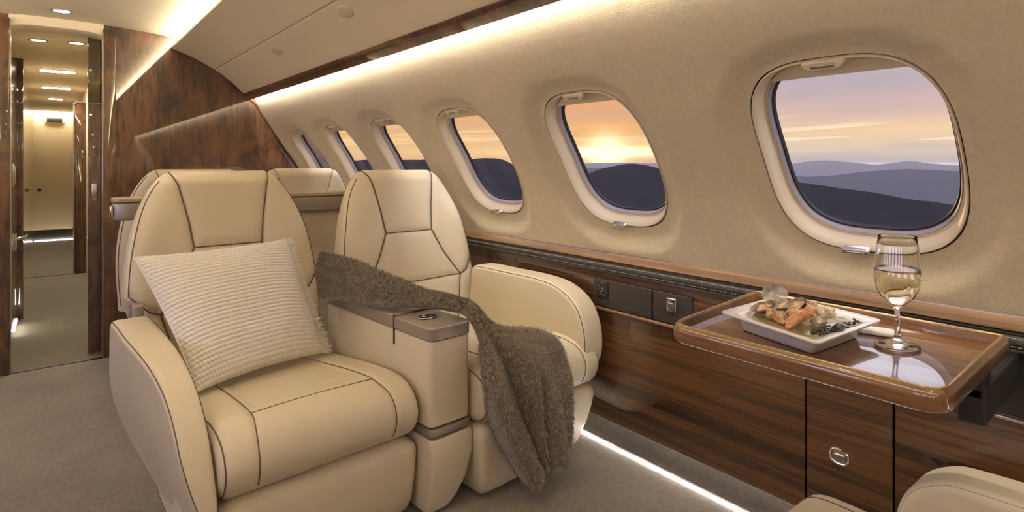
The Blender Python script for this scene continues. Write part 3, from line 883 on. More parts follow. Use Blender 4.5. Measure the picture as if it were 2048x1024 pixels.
ct = part('control_dial', mb, BLACK, cn, 'glossy black oval control', local=True)
mb = MB().tube([(-.006 + .030 * cos(2*pi*k/40), .105 + .0216 * sin(2*pi*k/40), .6675) for k in range(40)], .0016, 6, closed=True); part('dial_bezel', mb, CHROME, ct, local=True)
mb = MB().blob((-.016, .108, .669), .006, .004, .002, 10, 6); mb.blob((.006, .100, .669), .004, .003, .0015, 8, 5); part('dial_button', mb, NICKEL, ct, local=True)
cbox(-.002, .5, -.066, .066, .372, .394, .004, .012, 'drawer_handle', TAUPE, 'grey metal pull strip')
rows = []
for z, w0, w1, y in ((.366, -.064, .072, .0), (.355, -.066, .074, -.006), (.30, -.066, .070, -.008), (.24, -.066, .054, -.003), (.19, -.066, .030, .010), (.165, -.064, .010, .02)):
    rows.append([(p.x, p.y, z) for p in round_poly([(w0, y), (w1, y), (w1, .5), (w0, .5)], .014, 5)])
part('lower_panel', MB().loft(rows), LEATHER, cn, local=True)

# partition behind the front seats
pt = thing('partition', 'cream leather partition with grey top rail behind the front seats', 'partition', (.85, 2.45, FLZ))
part('panel_body', MB().box(.34, 1.47, 2.43, 2.49, FLZ, .905, .006), LEATHER, pt)
out = round_poly([(.17, 2.40), (1.45, 2.40), (1.45, 2.52), (.17, 2.52)], [.05, .004, .004, .05], 8)
part('rail', MB().puff(out, .905, .965, .006, lambda p, q, t: (p, q, t)), TAUPE, pt, 'grey rail')
part('rail_cap', MB().puff([Vector((lerp(.81, p.x, 1.004), lerp(2.46, p.y, 1.04))) for p in out], .966, .982, .005, lambda p, q, t: (p, q, t)), LEATHER_DK, pt)
part('rail_end', MB().box(.163, .172, 2.425, 2.47, .918, .955, .003), CHROME, pt, 'chrome end plate')

# opposing seat in the near right corner
fs = thing('cabin_seat', 'opposing cream seat cut off by the bottom right corner', 'seat', (1.18, .30, FLZ), 0, 'cream leather cabin seats')
def knee_pad(parent):
    ol = [(p.x, p.y) for p in resample(catmull([(-.12, .29, 0), (.22, .29, 0), (.262, .31, 0), (.278, .355, 0), (.262, .400, 0), (.215, .424, 0), (.06, .420, 0), (-.12, .41, 0)], 8, True), 90)]
    mb = MB().puff(ol, .90, 1.245, .045, lambda p, q, t: (t, .30 + p, q + .018), 8, 20)
    c = part('seat_cushion', mb, LEATHER, parent)
    pts = [Vector((p[0], p[1])) for p in ol]
    if area2(pts) < 0: pts.reverse()
    for t in (.955, 1.19): part('piping', MB().tube([(t, .30 + p.x, p.y + .018) for p in pts], .0016, 6, closed=True), SEAM, c)
knee_pad(fs)
ol = [(p.x, p.y) for p in resample(catmull([(-.45, .30, 0), (-.45, .49, 0), (-.2, .505, 0), (.0, .502, 0), (.06, .488, 0), (.105, .45, 0), (.125, .39, 0), (.115, .32, 0), (.06, .26, 0), (-.3, .25, 0)], 8, True), 100)]
mb = MB().puff(ol, 1.325, 1.445, .022, lambda p, q, t: (t, .318 + p, q), 7, 8)
a = part('armrest', mb, LEATHER, fs)
pts = [Vector(p) for p in ol]
if area2(pts) < 0: pts.reverse()
m = MB(); m.tube([(1.333, .318 + p.x, p.y) for p in inset2(pts, .007)], .0016, 6, closed=True); part('piping', m, SEAM, a)
part('seat_base', MB().box(.95, 1.40, -.30, .46, FLZ, .295, .03), LEATHER, fs)

# ------------------------------------------------------------------ knitted cushion
def m_knit():
    N = Nodes('white_knit'); tc = N.n('ShaderNodeTexCoord'); sep = N.n('ShaderNodeSeparateXYZ'); N.l(tc.outputs['UV'], sep.inputs[0])
    u, v = sep.outputs[0], sep.outputs[1]
    a = N.math('ABSOLUTE', N.math('SINE', N.math('MULTIPLY', v, pi * 34)))
    dg = N.math('SINE', N.math('ADD', N.math('MULTIPLY', u, 2 * pi * 44), N.math('MULTIPLY', v, pi * 34)))
    f = N.noise(N.coords(), 500, 3, .7)
    h = N.math('ADD', N.math('MULTIPLY', a, .8), N.math('ADD', N.math('MULTIPLY', dg, .25), N.math('MULTIPLY', f, .5)))
    col = N.mix(f, rgb(216, 208, 194), rgb(246, 241, 232))
    N.bsdf(col, .9, 0, N.bump(h, .75, .003), Sheen_Weight=.3); return N.m
KNIT = m_knit()
TL, TR, BR, BL = Vector((.185, 1.945, .838)), Vector((.632, 2.035, .845)), Vector((.678, 1.80, .508)), Vector((.295, 1.655, .522))
PN = ((TR - BL).cross(TL - BR)).normalized()
if PN.y > 0: PN = -PN
NU, NV = 150, 170
def pil(u, v, sgn):
    # edges bow inwards between the corners
    bu = u * (1 - .045 * (1 - abs(v) ** 2)); bv = v * (1 - .06 * (1 - abs(u) ** 2))
    a, b = (bu + 1) / 2, (bv + 1) / 2
    p = BL.lerp(BR, a).lerp(TL.lerp(TR, a), b)
    th = ((1 - abs(u) ** 2.6) * (1 - abs(v) ** 2.6)); th = max(0, th) ** .55
    k = 0
    if sgn > 0:
        k = (.0017 * abs(sin(v * pi * 17)) + .0006 * sin(u * pi * 44 + v * pi * 17) + .0008 * noise.noise(Vector((u * 40, v * 36, 1)))) * min(1, th * 3)
        th *= 1 + .10 * noise.noise(Vector((u * 1.3, v * 1.3, 3)))
    return p + PN * ((.072 if sgn > 0 else -.03) * th + k)
mb = MB()
mb.grid([[pil(lerp(-1, 1, i / NU), lerp(-1, 1, j / NV), 1) for i in range(NU + 1)] for j in range(NV + 1)])
mb.grid([[pil(lerp(-1, 1, i / 40), lerp(-1, 1, j / 40), -1) for i in range(41)] for j in range(41)])
cu = thing('throw_cushion', 'off-white knitted cushion with fringed edge leaning on the aisle seat', 'cushion', ((BL + BR) / 2))
o = part('cover', mb, KNIT, cu)
uvl = o.data.uv_layers.new(name='UVMap')
N0 = (NU + 1) * (NV + 1)
for lp in o.data.loops:
    i = lp.vertex_index
    uvl.data[lp.index].uv = ((i % (NU + 1)) / NU, (i // (NU + 1)) / NV) if i < N0 else (((i - N0) % 41) / 40, ((i - N0) // 41) / 40)
mb = MB(); rnd = random.Random(3)
for k in range(420):
    v = lerp(-1, 1, k / 419); p = pil(1, v, 1); d = (pil(1, v, 1) - pil(.9, v, -1)).normalized()
    e = d * rnd.uniform(.013, .026) + Vector((rnd.uniform(-.004, .004), rnd.uniform(-.006, .003), rnd.uniform(-.008, .004)))
    mb.tube([p - d * .004, p + e * .5 + PN * rnd.uniform(0, .004), p + e], lambda t: .0012, 4)
part('fringe', mb, KNIT, cu, 'frayed fringe')['kind'] = 'stuff'
mb = MB().tube([pil(-1, lerp(-1, 1, k / 60), 1) for k in range(61)] + [pil(lerp(-1, 1, k / 60), 1, 1) for k in range(61)], .0022, 6)
part('edge_seam', mb, KNIT, cu)

# ------------------------------------------------------------------ fur throw over the console
RIBS = [  # left edge, middle, right edge
    ((.690, 1.84, .665), (.705, 1.92, .735), (.735, 1.965, .790)),
    ((.722, 1.74, .672), (.745, 1.81, .730), (.775, 1.875, .778)),
    ((.765, 1.60, .672), (.795, 1.66, .712), (.830, 1.755, .742)),
    ((.835, 1.515, .672), (.860, 1.56, .700), (.895, 1.60, .700)),
    ((.908, 1.435, .672), (.930, 1.445, .690), (.955, 1.46, .676)),
    ((.928, 1.372, .666), (.950, 1.385, .682), (.990, 1.41, .640)),
    ((.934, 1.335, .600), (.990, 1.352, .600), (1.060, 1.42, .578)),
    ((.934, 1.305, .520), (1.030, 1.300, .552), (1.150, 1.40, .556)),
    ((.938, 1.292, .440), (1.055, 1.272, .490), (1.222, 1.345, .540)),
    ((.960, 1.285, .360), (1.075, 1.262, .410), (1.232, 1.292, .460)),
    ((1.000, 1.280, .285), (1.100, 1.255, .320), (1.228, 1.275, .360)),
    ((1.045, 1.275, .215), (1.125, 1.255, .235), (1.222, 1.272, .262)),
]
cols = [catmull([r[c] for r in RIBS], 12) for c in range(3)]
NR = len(cols[0]); NC = 60
def throw_pt(i, j):
    s = i / (NR - 1); t = j / NC
    a, b, c = cols[0][i], cols[1][i], cols[2][i]
    m = 2 * b - (a + c) / 2
    p = a * (1 - t)**2 + m * 2 * t * (1 - t) + c * t * t
    return p
base = [[throw_pt(i, j) for j in range(NC + 1)] for i in range(NR)]
rows = []
for i in range(NR):
    row = []
    for j in range(NC + 1):
        i0, i1 = max(0, i - 2), min(NR - 1, i + 2); j0, j1 = max(0, j - 2), min(NC, j + 2)
        n = (base[i1][j] - base[i0][j]).cross(base[i][j1] - base[i][j0]); n.normalize()
        if n.y - n.z * .8 > 0: n = -n
        s = i / (NR - 1); t = j / NC
        fold = sin(t * 2 * pi * 2.1 + 1.2 * sin(s * 5) + .6) * lerp(.002, .024, sstep(.40, .8, s)) + .004 * sin(t * 2 * pi * 4.7 + s * 6) * sstep(.3, .6, s)
        fold += .008 * noise.noise(base[i][j] * 9)
        dr = sstep(.42, .62, s)
        for tc, wd, dp in ((.30 + .16 * (s - .5), .050, -.030), (.66 - .30 * (s - .5), .045, -.030), (.17, .10, .012), (.47, .11, .020), (.84, .10, .012)):
            fold += dr * dp * exp(-((t - tc) / wd) ** 2)
        row.append(base[i][j] + n * (fold + .012))
    rows.append(row)
def m_fur():
    N = Nodes('taupe_fur'); v = N.coords()
    f = N.noise(v, 260, 3, .7); g = N.noise(v, 14, 3)
    col = N.ramp(N.math('ADD', N.math('MULTIPLY', f, .6), N.math('MULTIPLY', g, .4)), [(.35, rgb(80, 70, 59)), (.55, rgb(120, 106, 90)), (.7, rgb(156, 142, 122))])
    N.bsdf(col, .95, 0, N.bump(f, .8, .005), Sheen_Weight=.6, Specular_IOR_Level=.1); return N.m
FUR = m_fur()
def m_hair():
    N = Nodes('fur_strand'); v = N.coords(); f = N.noise(v, 90, 3, .7)
    N.bsdf(N.ramp(f, [(.35, rgb(96, 84, 70)), (.65, rgb(174, 159, 138))]), .8, Sheen_Weight=.2); return N.m
HAIRM = m_hair()
th = thing('fur_throw', 'taupe fur throw draped from the console down over the window seat', 'throw blanket', (.95, 1.35, .2))
mb = MB()
vs = [p for r in rows for p in r]
mb.grid(rows)
th_o = part('blanket', mb, FUR, th)
sm = th_o.modifiers.new('thick', 'SOLIDIFY'); sm.thickness = .010; sm.offset = 0
mb = MB(); rnd = random.Random(11)
for q in range(46000):
    i = rnd.randrange(NR - 1); j = rnd.randrange(NC)
    a, b, c = rows[i][j], rows[i + 1][j], rows[i][j + 1]
    p = a + (b - a) * rnd.random() + (c - a) * rnd.random()
    n = (b - a).cross(c - a).normalized()
    if n.y - n.z * .8 > 0: n = -n
    dn = (b - a).normalized()
    L = rnd.uniform(.008, .014)
    d = (n * rnd.uniform(.7, 1.1) + dn * rnd.uniform(.0, .5) + Vector((rnd.uniform(-.6, .6), rnd.uniform(-.6, .6), rnd.uniform(-.6, .6)))).normalized()
    w = d.cross(n).normalized() * .0007 if d.cross(n).length > 1e-4 else Vector((.0007, 0, 0))
    p = p + n * .004
    m = p + d * L * .55; e = p + d * L * .9 + dn * L * .35
    o = len(mb.v); mb.v += [p - w, p + w, m + w * .8, m - w * .8, e]; mb.f += [(o, o + 1, o + 2, o + 3), (o + 3, o + 2, o + 4)]
# fringe along the free edges
for i, j, outw in [(NR - 1, k * NC / 260, 0) for k in range(260)] + [(NR * (.45 + .55 * k / 220) - 1, NC, 1) for k in range(220)] + [(NR * (.55 + .45 * k / 200) - 1, 0, 2) for k in range(200)]:
    i = min(NR - 1, int(i)); j = min(NC, int(j)); p = rows[i][j]
    for q in range(3):
        d = Vector((rnd.uniform(-.3, .3) + (.5 if outw == 1 else -.5 if outw == 2 else 0), rnd.uniform(-.5, .1), -1)).normalized(); L = rnd.uniform(.010, .022)
        w = Vector((.0008, 0, 0)); o = len(mb.v)
        pp = p + Vector((rnd.uniform(-.003, .003), rnd.uniform(-.004, .004), rnd.uniform(-.003, .003)))
        mb.v += [pp - w, pp + w, pp + d * L]; mb.f += [(o, o + 1, o + 2)]
fu = part('fur_pile', mb, HAIRM, th_o); fu['kind'] = 'stuff'

# ------------------------------------------------------------------ fold-out table with glass and plate
DROOP = .062  # shear tilting the table toward the aisle so the window reflects in it
def droop(mb):
    mb.v = [Vector((v.x, v.y, v.z - (1.29 - v.x) * DROOP)) for v in mb.v]; return mb
_part, _solo = part, solo
def part(name, mb, mat, parent, label=None, **k):
    return _part(name, droop(mb) if rootof(parent).get('droop') else mb, mat, parent, label, **k)
TX0, TX1, TY0, TY1, TZ = .961, 1.290, .257, .715, .789  # table scaled about the camera, off the wall, so the window reflects in it
tb = thing('folding_table', 'fold-out walnut tray table with raised rim under the right window', 'table', ((TX0 + TX1) / 2, (TY0 + TY1) / 2, .74))
tb['droop'] = 1
out = round_poly([(TX0, TY0), (TX1, TY0), (TX1, TY1), (TX0, TY1)], [.040, .011, .011, .040], 10)
part('table_top', MB().puff(out, TZ - .019, TZ, .007, lambda p, q, t: (p, q, t), r1=.001), TABLEW, tb)
pts = [Vector((p.x, p.y)) for p in out]
if area2(pts) < 0: pts.reverse()
rr = []
for ins, z in ((.000, TZ - .015), (-.003, TZ - .008), (-.003, TZ + .006), (.000, TZ + .014), (.003, TZ + .0165), (.008, TZ + .0165), (.0105, TZ + .015), (.012, TZ + .010), (.014, TZ + .0004)):
    rr.append([(p.x, p.y, z) for p in inset2(pts, ins)])
mb = MB().grid(rr, closed=True)
rim = part('rim', mb, RIMW, tb)
mb = MB().tube([(p.x, p.y, TZ + .0166) for p in inset2(pts, .0055)], .0018, 6, closed=True); part('rim_bead', mb, m_plain('gilt_bead', rgb(196, 168, 120), .2, .8, var=.03), rim, 'thin shiny bead')
part('slide_bracket', MB().box(1.10, 1.285, .36, .60, TZ - .034, TZ - .0195, .004), BLACK, tb)
part('bracket_arm', MB().box(1.24, 1.482, TY0 + .02, TY0 + .06, .655, .722, .006).box(1.24, 1.28, TY0 + .021, TY0 + .059, .70, TZ - .020, .004), BLACK, tb)

gx, gy = 1.155, .380
gz = TZ + .001 - (1.29 - gx) * DROOP
wg = thing('wine_glass', 'stemmed glass half full of white wine on the tray table', 'wine glass', (gx, gy, gz))
prof_g = [(.0005, 0), (.020, 0), (.0375, .0015), (.039, .003), (.037, .0048), (.022, .0085), (.009, .015), (.0052, .025), (.0043, .045), (.0045, .068), (.007, .079), (.016, .0865), (.028, .099), (.036, .116), (.0395, .135), (.0395, .152), (.0375, .175), (.0345, .200), (.0325, .216), (.0320, .2172), (.0314, .216), (.0334, .200), (.0364, .175), (.0384, .152), (.0384, .135), (.0349, .1165), (.027, .100), (.015, .0888), (.0005, .086)]
prof_g = [(r * .89, z * .89) for r, z in prof_g]  # glass shrunk about the camera along with the table
def shear_glass(mb):  # shears the glass to follow the tilted table
    mb.v = [Vector((v.x, v.y, v.z + (v.x - gx) * DROOP)) for v in mb.v]; return mb
part('glass_body', shear_glass(MB().lathe(prof_g, (gx, gy, gz), 64)), GLASS, wg, angle=70)
pw = [(.0005, .0856), (.015, .0884), (.0272, .0997), (.0352, .1163), (.0387, .135), (.0388, .1525), (.0380, .1535), (.020, .1530), (.0005, .1530)]
pw = [(r * .89, z * .89) for r, z in pw]
part('wine', shear_glass(MB().lathe(pw, (gx, gy, gz), 64)), WINE, wg, 'pale white wine', angle=60)

DZ = 0.0
DISH = Vector((1.262, .603, 0.0))         # dish centre before scaling about the camera
SET = Vector((1.110, .531, TZ)); CAM_SCALE = .88   # dish centre and factor after scaling about the camera with the table
def droop(mb):  # scales dish and food about the camera, then tilts with the table
    q = [SET + (v - DISH) * CAM_SCALE for v in mb.v]
    mb.v = [Vector((v.x, v.y, v.z - (1.29 - v.x) * DROOP)) for v in q]; return mb
# plate: shallow white rectangular dish with a wide rim, turned slightly
PC = SET.copy()
pl = thing('serving_plate', 'white rectangular porcelain dish of appetisers on the tray table', 'plate', PC, 0)
pl['droop'] = 1
c0, c1, c2, c3 = Vector((1.184, .738)), Vector((1.128, .500)), Vector((1.346, .470)), Vector((1.392, .706))
ctr = (c0 + c1 + c2 + c3) / 4
def plate_ring(sc, z, r):
    p = round_poly([ctr + (c - ctr) * sc for c in (c0, c1, c2, c3)], r, 5)
    return [(q.x, q.y, z) for q in p]
rings = [plate_ring(.70, DZ + .001, .012), plate_ring(.74, DZ + .003, .014), plate_ring(.80, DZ + .026, .014), plate_ring(.97, DZ + .033, .012), plate_ring(1.0, DZ + .036, .010), plate_ring(1.005, DZ + .039, .010), plate_ring(.985, DZ + .041, .010), plate_ring(.80, DZ + .035, .012), plate_ring(.76, DZ + .031, .014), plate_ring(.70, DZ + .026, .014), plate_ring(.3, DZ + .025, .01), plate_ring(.02, DZ + .025, .0005)]
part('dish', MB().loft(rings), PORCELAIN, pl, angle=60)
PZ = DZ + .026
# food
def P2(u, v): return ctr + (c1 - c0) * u * -1 + (c3 - c0) * v     # u towards the left corner, v towards the window
fd = 'appetisers on the white dish'
def solo(name, mb, *a, **k): return _solo(name, droop(mb), *a, **k)
SAUCE = m_plain('olive_sauce', rgb(160, 146, 108), .25, Coat_Weight=.5)
out = [(p.x, p.y) for p in resample(catmull([Vector((1.205, .690, 0)), Vector((1.155, .60, 0)), Vector((1.145, .525, 0)), Vector((1.20, .502, 0)), Vector((1.30, .492, 0)), Vector((1.345, .520, 0)), Vector((1.35, .60, 0)), Vector((1.34, .68, 0)), Vector((1.27, .705, 0))], 8, True), 70)]
ctrv = Vector((ctr.x, ctr.y))
out = [ctrv + (Vector(p) - ctrv) * .86 for p in out]
solo('sauce_pool', MB().puff(out, PZ, PZ + .0065, .004, lambda p, q, t: (p, q, t + .002 * noise.noise(Vector((p, q, 0)) * 60)), 3, 1, .003), SAUCE, 'olive green sauce spread over the dish under the food', 'sauce')
FZ = PZ + .006
def food_mat(nm, a, b, rough=.35, sc=60, **kw):
    N = Nodes(nm); v = N.coords(); f = N.noise(v, sc, 4, .65)
    N.bsdf(N.ramp(f, [(.38, a), (.62, b)]), rough, 0, N.bump(f, .5, .003), Coat_Weight=.4, **kw); return N.m
SHELLM = food_mat('shell_brown', rgb(78, 58, 38), rgb(150, 124, 88), .3, 90)
GREYSH = food_mat('shell_grey', rgb(120, 114, 108), rgb(176, 168, 160), .25, 40)
PRAWN = food_mat('prawn_orange', rgb(196, 120, 78), rgb(232, 186, 146), .35, 70)
CHEESE = food_mat('cheese_cream', rgb(222, 206, 168), rgb(244, 234, 208), .4, 60)
MEAT = food_mat('clam_meat', rgb(150, 104, 62), rgb(224, 196, 150), .3, 70)
DARKV = food_mat('dark_greens', rgb(36, 34, 28), rgb(90, 86, 70), .35, 140)
OLIVE = food_mat('dark_olive', rgb(62, 58, 50), rgb(98, 92, 80), .3, 40)
def shell(c, rx, ry, rz, M, mat, label, meat=None, name='shell'):
    t = thing(name, label, 'food', SET + (Vector(c) - DISH) * CAM_SCALE, 0, fd); t['droop'] = 1
    rows = []
    for th_ in (1.0, .97, .9, .75, .5, .25, .02):
        rows.append([Vector(c) + M @ Vector((rx * th_ * cos(2*pi*k/28) * (1 + .12 * cos(2*pi*k/28)), ry * th_ * sin(2*pi*k/28), -rz * (1 - th_ ** 2) + .0009 * sin(14 * pi * k / 28) * th_)) for k in range(28)])
    inner = [[p + M @ Vector((0, 0, .0016)) for p in r] for r in reversed(rows)]
    part('shell_half', MB().loft(inner + rows), mat, t)
    if meat: part('meat', MB().blob(Vector(c) + M @ Vector((0, 0, -rz * .35)), rx * .62, ry * .6, rz * .55, 14, 8, .5, 3, M), meat, t)
    return t
E = lambda x, y, z: Matrix.Rotation(radians(z), 4, 'Z') @ Matrix.Rotation(radians(y), 4, 'Y') @ Matrix.Rotation(radians(x), 4, 'X')
shell((1.292, .672, FZ + .036), .030, .022, .006, E(62, 0, -38), GREYSH, 'round grey translucent shell standing at the back left of the food')
shell((1.240, .668, FZ + .020), .034, .024, .016, E(-22, 14, 68), SHELLM, 'brown open shell at the left end of the food pile', MEAT)
shell((1.275, .640, FZ + .022), .027, .020, .013, E(-15, -10, 20), SHELLM, 'brown open shell behind the pale clam pieces', MEAT)
shell((1.262, .604, FZ + .034), .024, .019, .012, E(-28, 15, 80), SHELLM, 'small shell on top of the food pile', MEAT)
def lump(c, r, M, mat, label, name, jit=.5, seed=1, n=18, m=12):
    return solo(name, MB().blob(c, r[0], r[1], r[2], n, m, jit, seed, M), mat, label, 'food', fd)
lump((1.222, .640, FZ + .012), (.018, .012, .011), E(0, 20, 30), MEAT, 'pale clam piece in front of the left shell', 'clam', .6, 2)
lump((1.212, .612, FZ + .012), (.017, .013, .012), E(10, 0, 70), MEAT, 'ringed clam piece left of the orange prawns', 'clam', .6, 5)
lump((1.238, .596, FZ + .019), (.020, .016, .014), E(0, 30, 10), MEAT, 'brown clam piece in the middle of the pile', 'clam', .7, 8)
lump((1.272, .580, FZ + .026), (.018, .014, .013), E(0, 0, 40), MEAT, 'tan clam piece at the top of the pile behind the prawns', 'clam', .7, 9)
def prawn(c, M, label, s=1.0):
    path = [Vector((.017 * cos(a), .017 * sin(a), 0)) * s for a in [radians(q) for q in range(-30, 200, 12)]]
    t = thing('prawn', label, 'food', SET + (Vector(c) - DISH) * CAM_SCALE, 0, fd); t['droop'] = 1
    n = len(path)
    part('tail', MB().tube([Vector(c) + M @ p for p in path], lambda q: s * (.0035 + .0075 * sin(pi * min(1, q * .85 + .12)) + .0006 * sin(q * 40)), 14), PRAWN, t)
    e = Vector(c) + M @ path[-1]; d = M @ ((path[-1] - path[-3]).normalized())
    mb = MB()
    for sg in (-1, 1): mb.blob(e + d * .008 * s + (M @ Vector((0, 0, sg * .003))), .003 * s, .008 * s, .0018 * s, 8, 6, 0, 0, M)
    part('tail_fin', mb, PRAWN, t)
prawn((1.200, .580, FZ + .015), E(55, 15, 175), 'curled orange prawn at the front of the pile')
prawn((1.220, .562, FZ + .021), E(60, 0, 150), 'curled orange prawn leaning on the pale cheese')
mb = MB(); rnd = random.Random(5)
for k in range(9):
    c = Vector((1.235 + rnd.uniform(-.014, .016), .540 + rnd.uniform(-.014, .014), FZ + .012 + .004 * k * .9))
    mb.blob(c, .012, .011, .009, 10, 7, 1.0, k)
for k in range(14):
    c = Vector((1.235 + rnd.uniform(-.018, .018), .540 + rnd.uniform(-.016, .016), FZ + .030 + rnd.uniform(-.004, .014)))
    mb.blob(c, .005, .005, .005, 8, 6, .8, k + 20)
solo('cheese_piece', mb, CHEESE, 'crumbly cream-white cheese chunk to the right of the prawns', 'food', fd)
lump((1.236, .508, FZ + .010), (.016, .010, .009), E(0, 10, 20), OLIVE, 'dark grey olive in front of the cheese chunk', 'olive', .25, 4)
mb = MB()
for k in range(90):
    c = Vector((lerp(1.19, 1.315, k / 89) + rnd.uniform(-.012, .012), lerp(.530, .500, k / 89) + rnd.uniform(-.016, .016), FZ + rnd.uniform(.001, .007)))
    mb.blob(c, rnd.uniform(.002, .005), rnd.uniform(.002, .005), rnd.uniform(.001, .003), 7, 5, .8, k)
g = solo('seaweed', mb, DARKV, 'dark chopped seaweed scattered at the right end of the sauce', 'food'); g['kind'] = 'stuff'
# white napkin behind the plate
out = round_poly([(1.335, .590), (1.372, .595), (1.398, .460), (1.361, .452)], [.004, .004, .016, .016], 6)
solo('folded_napkin', MB().puff(out, DZ + .001, DZ + .010, .0042, lambda p, q, t: (p, q, t), 4), m_plain('white_linen', rgb(236, 232, 226), .75, var=.02), 'white folded napkin lying between the dish and the wine glass', 'napkin')

# ------------------------------------------------------------------ land outside the windows
def pxdir(px, py):
    d = ray(px, py); h = sqrt(d.x * d.x + d.y * d.y); return atan2(d.y, d.x), d.z / h
def hill(name, dist, tab, mat, seed, rough, foot=.45, back=1.5, drop=.25):
    pts = sorted(pxdir(*p) for p in tab)
    a0, a1 = radians(-14), radians(112)
    mb = MB(); NA = 260; rows = []
    for i in range(NA + 1):
        az = lerp(a0, a1, i / NA); e = smooth_interp(pts, az)
        col = []
        for k in range(31):
            t = k / 30
            if t < .6: r = dist * lerp(foot, 1, t / .6); zz = lerp(-drop, e, sstep(0, 1, t / .6) * .5 + .5 * t / .6) * dist
            else: r = dist * lerp(1, back, (t - .6) / .4); zz = lerp(e * dist, -drop * dist, ((t - .6) / .4) ** 1.4)
            x, y = r * cos(az), r * sin(az)
            q = noise.fractal(Vector((x, y, 0)) / dist * 9 + Vector((seed, 0, 0)), 1, 2, 5)
            zz += dist * rough * q
            col.append((x, y, EYE + zz))
        rows.append(col)
    mb.grid(rows)
    return struct(name, mb, mat, angle=180)
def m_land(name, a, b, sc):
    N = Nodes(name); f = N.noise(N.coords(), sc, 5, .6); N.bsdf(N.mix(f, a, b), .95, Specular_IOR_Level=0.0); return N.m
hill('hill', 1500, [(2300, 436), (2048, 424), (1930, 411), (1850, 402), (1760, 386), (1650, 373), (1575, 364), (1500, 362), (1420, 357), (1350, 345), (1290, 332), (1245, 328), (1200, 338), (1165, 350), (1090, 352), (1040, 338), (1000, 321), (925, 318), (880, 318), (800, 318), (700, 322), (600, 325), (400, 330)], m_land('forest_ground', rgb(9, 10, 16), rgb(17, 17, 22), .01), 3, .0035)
hill('hill', 5200, [(2300, 340), (1930, 344), (1860, 340), (1800, 338), (1700, 347), (1620, 352), (1560, 350), (1400, 344), (1290, 338), (1100, 336), (900, 330), (400, 334)], m_land('mid_hill_hazed', rgb(34, 36, 44), rgb(50, 50, 54), .003), 9, .002)  # paler than the near ridge: distance haze put into the ground colour
hill('hill', 12000, [(2300, 326), (1930, 331), (1860, 327), (1820, 322), (1750, 329), (1700, 324), (1640, 321), (1560, 329), (1400, 326), (1200, 326), (1000, 327), (400, 328)], m_land('far_hill_hazed', rgb(48, 50, 58), rgb(62, 62, 66), .001), 15, .0012)  # palest ridge, its haze also put into the colour
# valley haze: a real body of scattering air beyond the aircraft
N = Nodes('valley_haze'); vs = N.n('ShaderNodeVolumeScatter', i_Density=.00003, i_Anisotropy=.45); vs.inputs['Color'].default_value = (.86, .84, .90, 1)
o_ = N.n('ShaderNodeOutputMaterial'); N.l(vs.outputs[0], o_.inputs['Volume'])
mb = MB(); mb.box(60, 30000, -20000, 30000, -4000, 40)
hz = struct('haze', mb, N.m, smooth=False)

# ------------------------------------------------------------------ sky
W = bpy.data.worlds.new('dusk_sky'); SC.world = W
N = Nodes('', W)
tc = N.n('ShaderNodeTexCoord'); sp = N.n('ShaderNodeSeparateXYZ'); N.l(tc.outputs['Generated'], sp.inputs[0])
X, Y, Z = sp.outputs
def S(p):  # elevation stop, -.1 .. .4
    return (p + .1) / .5
el = N.math('DIVIDE', N.math('ADD', Z, .1), .5)
cool = N.ramp(el, [(0, rgb(120, 116, 130)), (S(0), rgb(176, 164, 166)), (S(.018), rgb(226, 206, 184)), (S(.05), rgb(252, 214, 170)), (S(.08), rgb(228, 192, 180)), (S(.13), rgb(196, 182, 190)), (S(.22), (.80, .76, .82, 1)), (1, (2.4, 2.3, 2.6, 1))])
warm = N.ramp(el, [(0, rgb(150, 100, 80)), (S(0), rgb(236, 172, 104)), (S(.02), rgb(255, 208, 138)), (S(.05), rgb(248, 190, 122)), (S(.1), rgb(244, 176, 120)), (S(.2), rgb(226, 160, 130)), (1, rgb(180, 160, 180))])
sd = ray(1212, 308); sd.normalize()
az = N.math('ARCTAN2', Y, X)
wf = N.n('ShaderNodeMapRange', interpolation_type='SMOOTHSTEP'); wf.inputs[1].default_value = radians(28); wf.inputs[2].default_value = radians(40); N.l(az, wf.inputs[0])
base_c = N.mix(wf.outputs[0], cool, warm)
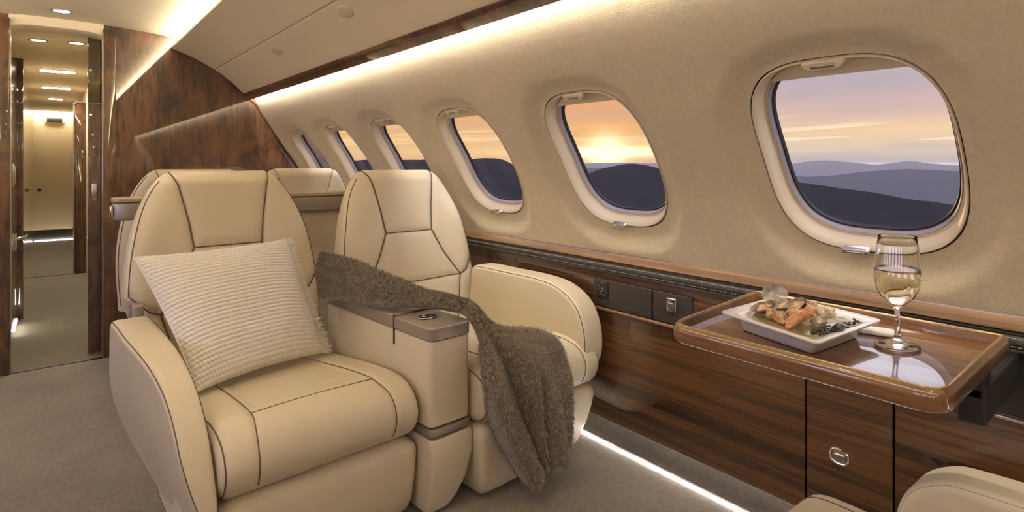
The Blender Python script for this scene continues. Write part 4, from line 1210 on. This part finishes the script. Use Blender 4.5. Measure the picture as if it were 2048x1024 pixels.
# long bright cloud streaks low in the sky
cv = N.n('ShaderNodeCombineXYZ'); N.l(N.math('MULTIPLY', az, 2.2), cv.inputs[0]); N.l(N.math('MULTIPLY', N.math('ADD', Z, N.math('MULTIPLY', az, .035)), 62), cv.inputs[1])
st_ = N.noise(cv.outputs[0], 1.0, 3, .5, .3)
band = N.math('MULTIPLY', N.math('SUBTRACT', 1, N.math('MINIMUM', 1, N.math('ABSOLUTE', N.math('DIVIDE', N.math('SUBTRACT', Z, .045), .03)))), 1.0)
strk = N.math('MULTIPLY', N.ramp(st_, [(.5, (0, 0, 0, 1)), (.66, (1, 1, 1, 1))]), band)
c2 = N.mix(N.math('MULTIPLY', strk, N.math('SUBTRACT', 1.0, N.math('MULTIPLY', wf.outputs[0], .6))), base_c, (1.7, 1.4, .9, 1))
cv2 = N.n('ShaderNodeCombineXYZ'); N.l(N.math('MULTIPLY', az, 3), cv2.inputs[0]); N.l(N.math('MULTIPLY', Z, 22), cv2.inputs[1])
cl = N.noise(cv2.outputs[0], 1.3, 4, .55, .4)
c3_ = N.mix(N.math('MULTIPLY', N.ramp(cl, [(.42, (0, 0, 0, 1)), (.7, (1, 1, 1, 1))]), .35), c2, rgb(178, 166, 176))
# sun glow
dt = N.n('ShaderNodeVectorMath', operation='DOT_PRODUCT'); N.l(tc.outputs['Generated'], dt.inputs[0]); dt.inputs[1].default_value = sd
glow = N.math('POWER', N.math('MAXIMUM', dt.outputs['Value'], 0), 2600)
hb = N.math('MULTIPLY', N.math('POWER', N.math('MAXIMUM', dt.outputs['Value'], 0), 160), N.math('EXPONENT', N.math('MULTIPLY', -1, N.math('POWER', N.math('DIVIDE', N.math('SUBTRACT', Z, .020), .008), 2))))
g1 = N.mix(N.math('MINIMUM', 1, N.math('ADD', glow, hb)), c3_, (2.2, 1.7, .9, 1))
# opposite side of the sky is open dusk lavender, brighter overhead
lef = N.n('ShaderNodeMapRange', interpolation_type='SMOOTHSTEP'); lef.inputs[1].default_value = .05; lef.inputs[2].default_value = -.4; lef.inputs[3].default_value = 0; lef.inputs[4].default_value = 1; N.l(X, lef.inputs[0])
g2 = N.mix(lef.outputs[0], g1, (3.6, 3.5, 4.7, 1))
bg = N.n('ShaderNodeBackground', i_Strength=1.0); N.l(g2, bg.inputs[0])
ow = N.n('ShaderNodeOutputWorld'); N.l(bg.outputs[0], ow.inputs[0])
W.cycles.sampling_method = 'AUTOMATIC'
sn = bpy.data.lights.new('low_sun', 'SUN'); sn.energy = .5; sn.color = (1, .62, .34); sn.angle = radians(1.5)
so = bpy.data.objects.new('low_sun', sn); COL.objects.link(so); so.rotation_euler = (-sd).to_track_quat('-Z', 'Y').to_euler(); so.location = sd * 30

vs_ = SC.view_settings
vs_.view_transform = 'Standard'; vs_.look = 'None'; vs_.gamma = 1.0; vs_.use_curve_mapping = False; vs_.exposure = 0.0
